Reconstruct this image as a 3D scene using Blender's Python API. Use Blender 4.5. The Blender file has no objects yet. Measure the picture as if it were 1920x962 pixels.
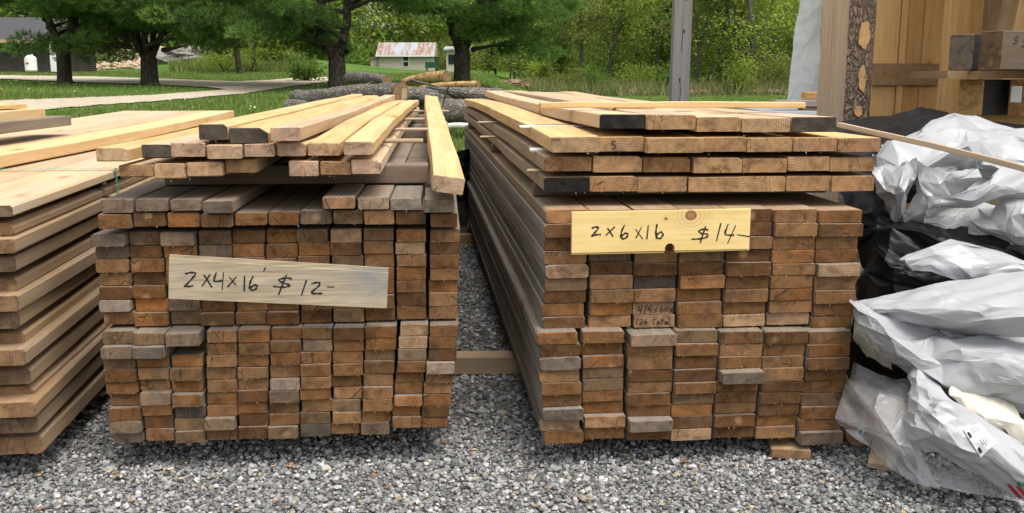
import bpy, bmesh, math, random
import numpy as np
from mathutils import Vector, Matrix, noise

# ------------------------------------------------------------------ camera, sky, sun, exposure
SC = bpy.context.scene
COL = SC.collection
R = math.radians
CAM_H = 1.15
PITCH = R(10.63)
FPX = 1800.0
cam_data = bpy.data.cameras.new('camera')
cam_data.sensor_width = 36.0
cam_data.lens = 36.0 * FPX / 1920.0
cam_data.clip_start = 0.05
cam_data.clip_end = 3000.0
cam = bpy.data.objects.new('camera', cam_data)
COL.objects.link(cam)
cam.location = (0, 0, CAM_H)
cam.rotation_euler = (math.pi / 2 - PITCH, 0, 0)
SC.camera = cam

SUN_EL, SUN_AZ = R(66), R(140)            # bright overcast, soft light from high above, a little behind and right of the camera
world = bpy.data.worlds.new('World')
SC.world = world
world.use_nodes = True
wn = world.node_tree
bg = wn.nodes['Background']
sky = wn.nodes.new('ShaderNodeTexSky')
sky.sky_type = 'NISHITA'
sky.sun_disc = False
sky.sun_elevation = SUN_EL
sky.sun_rotation = SUN_AZ
sky.dust_density = 4.0
sky.air_density = 1.2
hsv = wn.nodes.new('ShaderNodeHueSaturation')
hsv.inputs['Saturation'].default_value = 0.22
wn.links.new(sky.outputs[0], hsv.inputs['Color'])
wn.links.new(hsv.outputs[0], bg.inputs['Color'])
bg.inputs['Strength'].default_value = 0.15
sun_d = bpy.data.lights.new('sun', 'SUN')
sun_d.energy = 1.5
sun_d.angle = R(35)
sun_d.color = (1.0, 0.955, 0.89)
sun = bpy.data.objects.new('sun', sun_d)
COL.objects.link(sun)
sun.location = (0, 0, 30)
_sd = Vector((math.sin(SUN_AZ) * math.cos(SUN_EL), math.cos(SUN_AZ) * math.cos(SUN_EL), math.sin(SUN_EL)))
sun.rotation_euler = _sd.to_track_quat('Z', 'Y').to_euler()
SC.view_settings.view_transform = 'Standard'
SC.view_settings.look = 'None'
SC.view_settings.gamma = 1.0
SC.view_settings.use_curve_mapping = False
SC.view_settings.exposure = 0.75

# ------------------------------------------------------------------ measuring helpers
rng = np.random.default_rng(7)
random.seed(7)
CP, SP = math.cos(PITCH), math.sin(PITCH)

def ray(px, py):
    x = (px - 960.0) / FPX
    u = (481.0 - py) / FPX
    return Vector((x, CP + u * SP, -SP + u * CP))

def at(px, py, D):
    """point seen at a photo pixel, D metres in front of the camera"""
    r = ray(px, py)
    return Vector((0, 0, CAM_H)) + r * (D / r.y)

def lerp(a, b, t):
    return a + (b - a) * t

PL = [(0, 0), (12, 0), (16, .1), (20, .35), (24, .62), (30, .88), (40, 1.1), (50, 1.3), (60, 1.38), (90, 1.5), (160, 4), (400, 20)]
PR = [(0, 0), (20, 0), (30, .05), (40, .15), (55, .4), (80, .7), (160, 4), (400, 20)]
def _prof(P, d):
    return np.interp(d, [p[0] for p in P], [p[1] for p in P])
def ground_z(x, y):
    d = np.hypot(x, np.maximum(y, 0))
    s = np.clip((np.where(y > 0.5, x / np.maximum(y, .5), 0.0) + 0.05) / 0.10, 0, 1)
    s = s * s * (3 - 2 * s)
    z = _prof(PL, d) * (1 - s) + _prof(PR, d) * s
    z = z + 1.0 * np.exp(-((x + 15.5) / 7.0) ** 2 - ((y - 60) / 6.0) ** 2)
    return z
def gz(x, y):
    return float(ground_z(np.float64(x), np.float64(y)))
def on_ground(px, py):
    r = ray(px, py)
    prev = None
    D = 1.5
    while D < 300:
        p = Vector((0, 0, CAM_H)) + r * (D / r.y)
        if p.z < gz(p.x, p.y):
            return Vector((p.x, p.y, gz(p.x, p.y)))
        D *= 1.01
    return p

# ------------------------------------------------------------------ mesh helpers
class MB:
    def __init__(self):
        self.v, self.f, self.m = [], [], []
    def add(self, vs, fs, m=0):
        o = len(self.v)
        self.v += [tuple(v) for v in vs]
        self.f += [tuple(i + o for i in f) for f in fs]
        self.m += [m] * len(fs)
    def box(self, c, s, m=0, rot=None):
        x, y, z = s[0] / 2, s[1] / 2, s[2] / 2
        vs = [Vector(p) for p in ((-x, -y, -z), (x, -y, -z), (x, y, -z), (-x, y, -z), (-x, -y, z), (x, -y, z), (x, y, z), (-x, y, z))]
        if rot is not None:
            vs = [rot @ v for v in vs]
        vs = [v + Vector(c) for v in vs]
        self.add(vs, [(3, 2, 1, 0), (4, 5, 6, 7), (0, 1, 5, 4), (1, 2, 6, 5), (2, 3, 7, 6), (3, 0, 4, 7)], m)
    def tube(self, pts, rad, n=7, m=0, caps=True, capm=None):
        pts = [Vector(p) for p in pts]
        rings = []
        prevx = None
        for i, p in enumerate(pts):
            d = (pts[min(i + 1, len(pts) - 1)] - pts[max(i - 1, 0)]).normalized()
            ref = prevx if prevx is not None else (Vector((1, 0, 0)) if abs(d.x) < .9 else Vector((0, 1, 0)))
            x = (ref - d * ref.dot(d)).normalized()
            prevx = x
            yv = d.cross(x)
            r = rad[i] if hasattr(rad, '__len__') else rad
            rings.append([p + x * (r * math.cos(2 * math.pi * k / n)) + yv * (r * math.sin(2 * math.pi * k / n)) for k in range(n)])
        vs = [v for rg in rings for v in rg]
        fs = []
        for i in range(len(rings) - 1):
            for k in range(n):
                a, b = i * n + k, i * n + (k + 1) % n
                fs.append((a, b, b + n, a + n))
        self.add(vs, fs, m)
        if caps:
            o = len(self.v) - len(vs)
            cm = m if capm is None else capm
            self.f.append(tuple(o + k for k in reversed(range(n)))); self.m.append(cm)
            self.f.append(tuple(o + (len(rings) - 1) * n + k for k in range(n))); self.m.append(cm)
    def build(self, name, mats, parent=None, smooth=False, loc=None, rz=0.0):
        me = bpy.data.meshes.new(name)
        me.from_pydata(self.v, [], self.f)
        if not isinstance(mats, (list, tuple)):
            mats = [mats]
        for mt in mats:
            me.materials.append(mt)
        me.polygons.foreach_set('material_index', self.m)
        if smooth:
            me.polygons.foreach_set('use_smooth', [True] * len(self.f))
        me.update()
        o = bpy.data.objects.new(name, me)
        COL.objects.link(o)
        if parent is not None:
            o.parent = parent
        if loc is not None:
            o.location = loc
        o.rotation_euler.z = rz
        return o

def np_mesh(name, verts, loops, nper, mats, parent=None, col=None, smooth=False, colname='tone'):
    """fast mesh: verts (N,3), loops flat index array, nper corners per face; col (N,3) per-vertex own colour of leaf or stone"""
    me = bpy.data.meshes.new(name)
    nf = len(loops) // nper
    me.vertices.add(len(verts))
    me.vertices.foreach_set('co', np.asarray(verts, np.float32).ravel())
    me.loops.add(len(loops))
    me.loops.foreach_set('vertex_index', np.asarray(loops, np.int32))
    me.polygons.add(nf)
    me.polygons.foreach_set('loop_start', np.arange(0, nf * nper, nper, dtype=np.int32))
    me.polygons.foreach_set('use_smooth', np.full(nf, bool(smooth)))
    for mt in (mats if isinstance(mats, (list, tuple)) else [mats]):
        me.materials.append(mt)
    if col is not None:
        a = me.attributes.new(colname, 'FLOAT_COLOR', 'POINT')
        c4 = np.ones((len(verts), 4), np.float32)
        c4[:, :3] = col
        a.data.foreach_set('color', c4.ravel())
    me.update()
    me.validate()
    o = bpy.data.objects.new(name, me)
    COL.objects.link(o)
    if parent is not None:
        o.parent = parent
    return o

def tag(o, label=None, cat=None, group=None, kind=None):
    if label: o['label'] = label
    if cat: o['category'] = cat
    if group: o['group'] = group
    if kind: o['kind'] = kind
    return o

def empty(name, loc, label, cat, group=None, rz=0.0):
    o = bpy.data.objects.new(name, None)
    COL.objects.link(o)
    o.location = loc
    o.rotation_euler.z = rz
    o.empty_display_size = 0.1
    return tag(o, label, cat, group)

ORD = ['', 'first', 'second', 'third', 'fourth', 'fifth', 'sixth', 'seventh', 'eighth', 'ninth', 'tenth', 'eleventh', 'twelfth',
       'thirteenth', 'fourteenth', 'fifteenth', 'sixteenth', 'seventeenth', 'eighteenth', 'nineteenth', 'twentieth']

# ------------------------------------------------------------------ materials
class M:
    def __init__(self, name, rough=0.8, spec=0.3):
        self.mat = bpy.data.materials.new(name)
        self.mat.use_nodes = True
        self.nt = self.mat.node_tree
        self.b = self.nt.nodes['Principled BSDF']
        self.b.inputs['Roughness'].default_value = rough
        self.b.inputs['Specular IOR Level'].default_value = spec
    def n(self, typ, ins=None, **attrs):
        nd = self.nt.nodes.new('ShaderNode' + typ)
        for k, v in attrs.items():
            setattr(nd, k, v)
        for k, v in (ins or {}).items():
            self.set(nd.inputs[k], v)
        return nd
    def set(self, sock, v):
        if isinstance(v, bpy.types.NodeSocket):
            self.nt.links.new(v, sock)
        elif isinstance(v, bpy.types.Node):
            self.nt.links.new(v.outputs[0], sock)
        else:
            if hasattr(sock.default_value, '__len__') and hasattr(v, '__len__') and len(v) == 3 and len(sock.default_value) == 4:
                v = (*v, 1.0)
            sock.default_value = v
    def math(self, op, a, b=0.0, c=None):
        ins = {0: a, 1: b}
        if c is not None: ins[2] = c
        return self.n('Math', ins, operation=op).outputs[0]
    def vmath(self, op, a, b=None):
        ins = {0: a}
        if b is not None: ins[1] = b
        return self.n('VectorMath', ins, operation=op)
    def noise(self, vec, scale, detail=3.0, rough=0.55, dist=0.0):
        return self.n('TexNoise', {'Vector': vec, 'Scale': scale, 'Detail': detail, 'Roughness': rough, 'Distortion': dist}).outputs['Fac']
    def ramp(self, fac, stops, interp='LINEAR'):
        nd = self.n('ValToRGB', {'Fac': fac})
        cr = nd.color_ramp
        cr.interpolation = interp
        while len(cr.elements) < len(stops):
            cr.elements.new(0.5)
        for e, (p, c) in zip(cr.elements, stops):
            e.position = p
            e.color = (*c, 1.0) if len(c) == 3 else c
        return nd.outputs['Color']
    def mix(self, fac, a, b, blend='MIX'):
        nd = self.n('Mix', None, data_type='RGBA', blend_type=blend)
        self.set(nd.inputs['Factor'], fac)
        self.set(nd.inputs[6], a)
        self.set(nd.inputs[7], b)
        return nd.outputs[2]
    def maprange(self, v, a, b, c, d):
        return self.n('MapRange', {'Value': v, 'From Min': a, 'From Max': b, 'To Min': c, 'To Max': d}).outputs[0]
    def bump(self, h, strength, dist=0.002):
        nd = self.n('Bump', {'Height': h, 'Strength': strength, 'Distance': dist})
        self.set(self.b.inputs['Normal'], nd)
    def color(self, c):
        self.set(self.b.inputs['Base Color'], c)
    def obj(self):
        return self.n('TexCoord').outputs['Object']
    def info(self):
        return self.n('ObjectInfo')
    def scaled(self, vec, s):
        return self.n('Mapping', {'Vector': vec, 'Scale': s}).outputs[0]

def shifted(m, amount=37.0):
    inf = m.info()
    r = inf.outputs['Random']
    off = m.n('CombineXYZ', {0: m.math('MULTIPLY', r, amount), 1: m.math('MULTIPLY', r, amount * 1.7), 2: m.math('MULTIPLY', r, amount * 2.3)})
    v = m.vmath('ADD', m.obj(), off).outputs[0]
    return v, r, inf

def mat_end(name, ring=0.5, own=None, dirt=0.35):
    """sawn end grain: growth rings round an off-centre pith, saw marks, checks, stains; colour from the board's own colour"""
    m = M(name, 0.88, 0.15)
    v, r, inf = shifted(m)
    base = inf.outputs['Color'] if own is None else own
    o = m.obj()
    sep = m.n('SeparateXYZ', {0: o})
    r2 = m.math('FRACT', m.math('MULTIPLY', r, 17.31))
    r3 = m.math('FRACT', m.math('MULTIPLY', r, 53.7))
    cx = m.math('ADD', sep.outputs[0], m.math('MULTIPLY_ADD', r2, 0.16, -0.08))
    cz = m.math('ADD', sep.outputs[2], m.math('MULTIPLY_ADD', r3, 0.20, -0.07))
    pos = m.n('CombineXYZ', {0: cx, 1: 0.0, 2: cz})
    dist = m.vmath('LENGTH', pos).outputs['Value']
    wob = m.noise(v, 14.0, 3.0)
    dist = m.math('ADD', dist, m.math('MULTIPLY', wob, 0.02))
    rings = m.math('SINE', m.math('MULTIPLY', dist, 900.0))
    rings = m.maprange(rings, -1, 1, 0, 1)
    blot = m.noise(v, 26.0, 4.0, 0.6, 0.6)
    fine = m.noise(m.scaled(v, (330.0, 1.0, 90.0)), 1.0, 2.0)
    c = m.mix(1.0, base, m.ramp(blot, [(0.25, (0.50, 0.45, 0.40)), (0.5, (0.95, 0.92, 0.9)), (0.78, (1.35, 1.26, 1.12))]), 'MULTIPLY')
    c = m.mix(m.math('MULTIPLY', rings, ring), c, m.mix(1.0, c, (0.5, 0.42, 0.36), 'MULTIPLY'))
    c = m.mix(m.maprange(fine, 0.3, 0.75, 0.0, 0.35), c, m.mix(1.0, c, (0.45, 0.42, 0.40), 'MULTIPLY'))
    grey = m.noise(v, 9.0, 3.0, 0.6)
    c = m.mix(m.maprange(grey, 0.5, 0.78, 0.0, dirt), c, (0.15, 0.115, 0.085))
    st = m.noise(m.scaled(v, (13.0, 1.0, 22.0)), 1.0, 4.0, 0.65, 1.2)
    c = m.mix(m.maprange(st, 0.50, 0.72, 0.0, 0.75), c, m.mix(1.0, c, (0.42, 0.34, 0.28), 'MULTIPLY'))
    c = m.mix(m.maprange(st, 0.46, 0.30, 0.0, 0.55), c, m.mix(1.0, c, (1.30, 1.02, 0.72), 'MULTIPLY'))
    # sparse pale resin / knot flecks
    kn = m.n('TexVoronoi', {'Vector': m.scaled(v, (9.0, 2.0, 9.0)), 'Scale': 1.0}).outputs['Distance']
    c = m.mix(m.maprange(kn, 0.06, 0.16, 0.45, 0.0), c, (0.44, 0.27, 0.13))
    # drying checks
    ck = m.n('TexVoronoi', {'Vector': m.scaled(v, (26.0, 1.0, 10.0)), 'Scale': 1.0}, feature='DISTANCE_TO_EDGE').outputs[0]
    ckm = m.math('MULTIPLY', m.maprange(ck, 0.0, 0.025, 1.0, 0.0), m.maprange(m.noise(v, 12.0, 1.0), 0.56, 0.62, 0.0, 1.0))
    c = m.mix(m.math('MULTIPLY', ckm, 0.8), c, (0.03, 0.022, 0.016))
    m.color(c)
    h = m.math('ADD', m.math('MULTIPLY', rings, 0.25), m.math('ADD', fine, m.math('MULTIPLY', ckm, -2.0)))
    m.bump(h, 0.5, 0.0015)
    return m.mat

def mat_side(name, lo, mid, hi, grey=0.0, greycol=(0.26, 0.235, 0.205), saw=0.5, rough=0.75, knots=True, vertical=False, rv=.22):
    """long faces: grain along the board's length, band-saw marks across it, knots, weathering"""
    m = M(name, rough, 0.25)
    v, r, inf = shifted(m)
    if vertical:
        v = m.n('Mapping', {'Vector': v, 'Rotation': (R(90), 0, 0)}).outputs[0]
    g = m.noise(m.scaled(v, (42.0, 1.6, 42.0)), 1.0, 5.0, 0.6, 0.5)
    g2 = m.noise(m.scaled(v, (150.0, 5.0, 150.0)), 1.0, 3.0, 0.6)
    big = m.noise(m.scaled(v, (6.0, 1.3, 6.0)), 1.0, 3.0)
    f = m.math('ADD', m.math('MULTIPLY', g, 0.6), m.math('ADD', m.math('MULTIPLY', big, 0.35), m.math('MULTIPLY_ADD', r, rv, -rv * .45)))
    c = m.ramp(f, [(0.28, lo), (0.5, mid), (0.75, hi)])
    c = m.mix(m.maprange(g2, 0.35, 0.75, 0.0, 0.3), c, m.mix(1.0, c, (0.55, 0.5, 0.45), 'MULTIPLY'))
    saww = m.n('TexWave', {'Vector': m.scaled(v, (2.0, 30.0, 2.0)), 'Scale': 1.0, 'Distortion': 2.5, 'Detail': 2.0, 'Detail Scale': 2.0},
               wave_type='BANDS', bands_direction='Y').outputs['Fac']
    c = m.mix(m.math('MULTIPLY', saww, saw * 0.32), c, m.mix(1.0, c, (0.55, 0.5, 0.45), 'MULTIPLY'))
    if knots:
        sm = m.noise(m.scaled(v, (5.0, 2.2, 5.0)), 1.0, 5.0, 0.7, 0.8)
        c = m.mix(m.maprange(sm, 0.56, 0.74, 0.0, 0.55), c, m.mix(1.0, c, (0.66, 0.52, 0.42), 'MULTIPLY'))
        kn = m.n('TexVoronoi', {'Vector': m.scaled(v, (6.0, 2.4, 6.0)), 'Scale': 1.0}).outputs['Distance']
        kn = m.math('ADD', kn, m.math('MULTIPLY_ADD', g, 0.06, -0.03))
        c = m.mix(m.maprange(kn, 0.07, 0.11, 0.8, 0.0), c, m.mix(1.0, c, (0.42, 0.24, 0.13), 'MULTIPLY'))
        c = m.mix(m.maprange(kn, 0.11, 0.22, 0.4, 0.0), c, m.mix(1.0, c, (0.8, 0.55, 0.36), 'MULTIPLY'))
    if grey > 0:
        gn = m.noise(m.scaled(v, (9.0, 1.1, 9.0)), 1.0, 4.0, 0.6)
        c = m.mix(m.maprange(gn, 0.5 - grey * 0.5, 0.8 - grey * 0.35, 0.0, min(1.0, 0.35 + grey)), c, m.mix(g, (greycol[0] * .6, greycol[1] * .6, greycol[2] * .6), (greycol[0] * 1.4, greycol[1] * 1.4, greycol[2] * 1.4)))
    m.color(c)
    m.bump(m.math('ADD', g2, m.math('MULTIPLY', saww, saw)), 0.35, 0.0015)
    return m.mat

MT = {}
MT['end'] = mat_end('sawn_end_grain')
MT['end_fresh'] = mat_end('fresh_end_grain', ring=0.3, dirt=0.3)
MT['end_black'] = mat_end('dark_painted_end', ring=0.1, own=(0.022, 0.022, 0.021), dirt=0.25)
MT['end_char'] = mat_end('weathered_dark_end', ring=0.2, own=(0.075, 0.066, 0.056), dirt=0.5)
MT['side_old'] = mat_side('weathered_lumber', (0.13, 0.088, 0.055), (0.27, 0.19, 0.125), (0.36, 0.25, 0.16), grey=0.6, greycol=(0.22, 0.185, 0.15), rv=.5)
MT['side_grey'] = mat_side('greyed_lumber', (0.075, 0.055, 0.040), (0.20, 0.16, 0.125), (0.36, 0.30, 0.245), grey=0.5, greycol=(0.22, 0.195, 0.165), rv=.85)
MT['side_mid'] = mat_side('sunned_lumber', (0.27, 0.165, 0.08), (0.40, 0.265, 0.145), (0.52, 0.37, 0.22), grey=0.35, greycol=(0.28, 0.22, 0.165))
MT['side_fresh'] = mat_side('fresh_pine', (0.56, 0.34, 0.14), (0.71, 0.48, 0.23), (0.80, 0.60, 0.34), grey=0.0, saw=0.8)
MT['side_pale'] = mat_side('pale_pine', (0.46, 0.29, 0.145), (0.62, 0.43, 0.235), (0.72, 0.55, 0.34), grey=0.3, greycol=(0.42, 0.36, 0.30), saw=0.8, rv=.35)
MT['timber'] = mat_side('aged_timber', (0.08, 0.05, 0.03), (0.17, 0.11, 0.068), (0.27, 0.19, 0.12), grey=0.4, greycol=(0.22, 0.19, 0.16))
MT['sticker'] = mat_side('lath', (0.36, 0.25, 0.14), (0.52, 0.39, 0.25), (0.62, 0.49, 0.33), grey=0.2, knots=False)

def plain(name, c, rough=0.7, spec=0.3, var=0.15, scale=8.0, metallic=0.0, bump=0.0):
    m = M(name, rough, spec)
    nz = m.noise(m.obj(), scale, 4.0, 0.6)
    m.color(m.mix(nz, tuple(x * (1 - var) for x in c), tuple(min(1, x * (1 + var)) for x in c)))
    m.b.inputs['Metallic'].default_value = metallic
    if bump:
        m.bump(nz, bump, 0.01)
    return m.mat

def attr_mat(name, rough=0.8, trans=0.0, spec=0.2, bump=0.0, bscale=300.0):
    m = M(name, rough, spec)
    a = m.n('Attribute', None, attribute_name='tone')
    col = a.outputs['Color']
    if bump:
        nz = m.noise(m.obj(), bscale, 3.0, 0.6)
        col = m.mix(m.maprange(nz, 0.3, 0.7, 0.0, 0.5), col, m.mix(1.0, col, (0.6, 0.6, 0.6), 'MULTIPLY'))
        m.bump(nz, bump, 0.002)
    m.color(col)
    if trans:
        t = m.n('BsdfTranslucent', {'Color': m.mix(1.0, col, (1.25, 1.2, 0.7), 'MULTIPLY')})
        mx = m.n('MixShader', {0: trans})
        m.nt.links.new(m.b.outputs[0], mx.inputs[1])
        m.nt.links.new(t.outputs[0], mx.inputs[2])
        m.nt.links.new(mx.outputs[0], m.nt.nodes['Material Output'].inputs[0])
    return m.mat
MT['gravel'] = attr_mat('crushed_stone', 0.85, bump=0.4)
MT['leaf'] = attr_mat('leaf', 0.6, trans=0.5)
MT['needle'] = attr_mat('pine_needle', 0.6, trans=0.45)
MT['grass'] = attr_mat('grass_blade', 0.7, trans=0.3)
MT['ink'] = plain('black_marker', (0.02, 0.018, 0.017), 0.6, var=0.3, scale=200)

# ------------------------------------------------------------------ ground, gravel yard, lane
def mat_ground():
    m = M('lawn_soil', 0.95, 0.1)
    o = m.obj()
    a = m.noise(o, 0.35, 5.0, 0.6)
    b = m.noise(o, 6.0, 4.0, 0.65)
    c = m.ramp(a, [(0.3, (0.055, 0.115, 0.018)), (0.55, (0.085, 0.165, 0.028)), (0.75, (0.15, 0.20, 0.05))])
    c = m.mix(m.maprange(b, 0.35, 0.7, 0.0, 0.5), c, (0.045, 0.09, 0.015))
    m.color(c)
    m.bump(b, 0.6, 0.05)
    return m.mat
def mat_gravel_sheet(name, lo, hi, scale):
    m = M(name, 0.95, 0.1)
    o = m.obj()
    vo = m.n('TexVoronoi', {'Vector': o, 'Scale': scale})
    d = m.n('TexVoronoi', {'Vector': o, 'Scale': scale}, feature='DISTANCE_TO_EDGE').outputs[0]
    sep = m.n('SeparateColor', {0: vo.outputs['Color']})
    big = m.noise(o, 0.6, 4.0, 0.6)
    c = m.mix(sep.outputs[0], lo, hi)
    c = m.mix(m.maprange(big, 0.35, 0.7, 0.0, 0.4), c, m.mix(1.0, c, (0.75, 0.66, 0.55), 'MULTIPLY'))
    m.color(c)
    m.bump(m.maprange(d, 0.0, 0.2, 0.0, 1.0), 0.9, 0.012)
    return m.mat
MT['ground'] = mat_ground()
MT['gravel_sheet'] = mat_gravel_sheet('gravel_bed', (0.10, 0.10, 0.10), (0.36, 0.35, 0.34), 75.0)
MT['lane'] = mat_gravel_sheet('lane_gravel', (0.50, 0.43, 0.32), (0.66, 0.58, 0.46), 30.0)

def polar_sheet(name, radii, angles, dz, mat, zfun=None):
    """terrain sheet laid out in rings round the yard"""
    rr, aa = np.meshgrid(radii, angles, indexing='ij')
    x = rr * np.sin(aa); y = rr * np.cos(aa)
    z = ground_z(x, y) + dz
    v = np.stack([x, y, z], -1).reshape(-1, 3)
    nr, na = len(radii), len(angles)
    i = np.arange(nr - 1)[:, None]; j = np.arange(na - 1)[None, :]
    q = np.stack([i * na + j, i * na + j + 1, (i + 1) * na + j + 1, (i + 1) * na + j], -1)[..., ::-1].reshape(-1)
    return np_mesh(name, v, q, 4, mat, smooth=True)
ang = np.concatenate([np.linspace(-math.pi, -0.9, 40)[:-1], np.linspace(-0.9, 0.9, 240), np.linspace(0.9, math.pi, 40)[1:]])
rad = np.concatenate([[0.01], np.linspace(1, 12, 12), np.linspace(12.5, 100, 180), np.geomspace(105, 900, 25)])
tag(polar_sheet('ground', rad, ang, -0.006, MT['ground']), kind='structure')

def grid_sheet(name, quads, dz, mat):
    me = MB()
    return me
# gravel yard: irregular patch reaching back to the lawn
edge = []
for k in range(96):
    a = 2 * math.pi * k / 96
    rx, ry = 7.5, 9.0
    w = 1 + 0.05 * math.sin(5 * a + 1) + 0.03 * math.sin(11 * a) + 0.02 * math.sin(23 * a + 2)
    edge.append((0.5 + rx * w * math.cos(a), 1.0 + ry * w * math.sin(a)))
mb = MB()
mb.add([(0.5, 1.0, 0.0)] + [(x, y, 0.0) for x, y in edge], [(0, 1 + k, 1 + (k + 1) % 96) for k in range(96)])
tag(mb.build('gravel_yard', MT['gravel_sheet']), kind='structure')

# lane: two branches, edges sampled on the terrain
def strip(name, near, far, mat, dz, n=60, k=6):
    def samp(E, t):
        xs = [e[0] for e in E]
        x = lerp(xs[0], xs[-1], t)
        return on_ground(x, float(np.interp(x, xs, [e[1] for e in E])))
    mb = MB(); vs = []
    for i in range(n + 1):
        a, b = samp(near, i / n), samp(far, i / n)
        jn, jf = 0.15 * noise.noise((i * .9, 0, 3)), 0.15 * noise.noise((i * .9, 7, 3))
        for j in range(k + 1):
            p = a.lerp(b, j / k)
            y = p.y + (jn if j == 0 else jf if j == k else 0)
            vs.append((p.x, y, gz(p.x, y) + dz))
    fs = [(i * (k + 1) + j, (i + 1) * (k + 1) + j, (i + 1) * (k + 1) + j + 1, i * (k + 1) + j + 1) for i in range(n) for j in range(k)]
    mb.add(vs, fs)
    return tag(mb.build(name, mat, smooth=True), kind='structure')
strip('lane', [(-160, 232), (0, 217), (120, 204), (300, 191), (450, 178), (600, 156), (640, 150)],
      [(-160, 203), (0, 190), (120, 186), (300, 179), (450, 167), (600, 146), (640, 143)], MT['lane'], 0.02)
strip('side_lane', [(-160, 150), (0, 149), (180, 157), (300, 160), (380, 165), (440, 170), (560, 154)],
      [(-160, 143), (0, 142.5), (180, 145), (300, 149), (440, 154), (500, 152), (560, 147)], MT['lane'], 0.028)

# crushed stone: every stone in the foreground is a small faceted solid, all joined (nobody could count them)
def ico():
    t = (1 + 5 ** .5) / 2
    v = np.array([(-1, t, 0), (1, t, 0), (-1, -t, 0), (1, -t, 0), (0, -1, t), (0, 1, t), (0, -1, -t), (0, 1, -t), (t, 0, -1), (t, 0, 1), (-t, 0, -1), (-t, 0, 1)], float)
    v /= np.linalg.norm(v[0])
    f = np.array([(0, 11, 5), (0, 5, 1), (0, 1, 7), (0, 7, 10), (0, 10, 11), (1, 5, 9), (5, 11, 4), (11, 10, 2), (10, 7, 6), (7, 1, 8),
                  (3, 9, 4), (3, 4, 2), (3, 2, 6), (3, 6, 8), (3, 8, 9), (4, 9, 5), (2, 4, 11), (6, 2, 10), (8, 6, 7), (9, 8, 1)])
    return v, f
ICV, ICF = ico()
def rand_rot(n, g):
    q = g.normal(size=(n, 4)); q /= np.linalg.norm(q, axis=1)[:, None]
    w, x, y, z = q.T
    return np.stack([np.stack([1 - 2 * (y * y + z * z), 2 * (x * y - z * w), 2 * (x * z + y * w)], -1),
                     np.stack([2 * (x * y + z * w), 1 - 2 * (x * x + z * z), 2 * (y * z - x * w)], -1),
                     np.stack([2 * (x * z - y * w), 2 * (y * z + x * w), 1 - 2 * (x * x + y * y)], -1)], 1)
def stones(xy, size, zb, g, palette):
    n = len(xy)
    v = np.repeat(ICV[None], n, 0) * g.uniform(0.72, 1.25, (n, 12, 1))
    v *= g.uniform(0.6, 1.15, (n, 1, 3))
    v = np.einsum('nij,nkj->nki', rand_rot(n, g), v)
    v[:, :, 2] *= 0.8
    v *= size[:, None, None]
    v[:, :, 0] += xy[:, 0:1]; v[:, :, 1] += xy[:, 1:2]; v[:, :, 2] += zb[:, None]
    f = (ICF[None] + 12 * np.arange(n)[:, None, None]).reshape(-1)
    k = g.choice(len(palette), n, p=[p[1] for p in palette])
    base = np.array([p[0] for p in palette])[k] * g.uniform(0.62, 1.2, (n, 1))
    return v.reshape(-1, 3), f, np.repeat(base, 12, 0)
PAL = [((0.21, 0.21, 0.21), .32), ((0.30, 0.30, 0.295), .33), ((0.41, 0.405, 0.395), .18), ((0.55, 0.54, 0.51), .09), ((0.40, 0.34, 0.26), .04), ((0.13, 0.13, 0.13), .04)]
g = np.random.default_rng(3)
def scatter(x0, x1, y0, y1, dens):
    n = int((x1 - x0) * (y1 - y0) * dens)
    return np.stack([g.uniform(x0, x1, n), g.uniform(y0, y1, n)], -1)
near_xy = scatter(-2.4, 2.3, 1.75, 3.1, 8600)
aisle_xy = scatter(-0.35, 0.45, 3.1, 7.2, 2600)
left_xy = scatter(-1.75, -0.95, 3.1, 4.6, 2600)
xy = np.concatenate([near_xy, aisle_xy, left_xy])
sz = np.clip(g.lognormal(math.log(0.0062), 0.36, len(xy)), 0.003, 0.0145)
sz[len(near_xy):] *= 1.35
zb = g.uniform(-0.002, 0.010, len(xy))
v, f, c = stones(xy, sz, zb, g, PAL)
tag(np_mesh('gravel', v, f, 3, MT['gravel'], col=c), 'grey crushed stone gravel covering the yard around the stacks', 'gravel', kind='stuff')

# ------------------------------------------------------------------ lumber
class Frame:
    """front plane of a stack: a point on it, turned by yaw about the vertical"""
    def __init__(self, px, D, yaw):
        x = at(px, 481, D).x
        self.o = Vector((x, D, 0.0))
        self.a = yaw
        self.r = Vector((math.cos(yaw), math.sin(yaw), 0))
        self.d = Vector((-math.sin(yaw), math.cos(yaw), 0))
    def uz(self, px, py, back=0.0):
        rr = ray(px, py)
        o = self.o + self.d * back
        c = Vector((0, 0, CAM_H))
        t = (o - c).dot(self.d) / rr.dot(self.d)
        p = c + rr * t
        return (p - o).dot(self.r), p.z
    def pt(self, u, w, z):
        p = self.o + self.r * u + self.d * w
        return Vector((p.x, p.y, z))
FL = Frame(525, 2.70, R(4.0))
FR = Frame(1310, 2.74, R(5.5))

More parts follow.
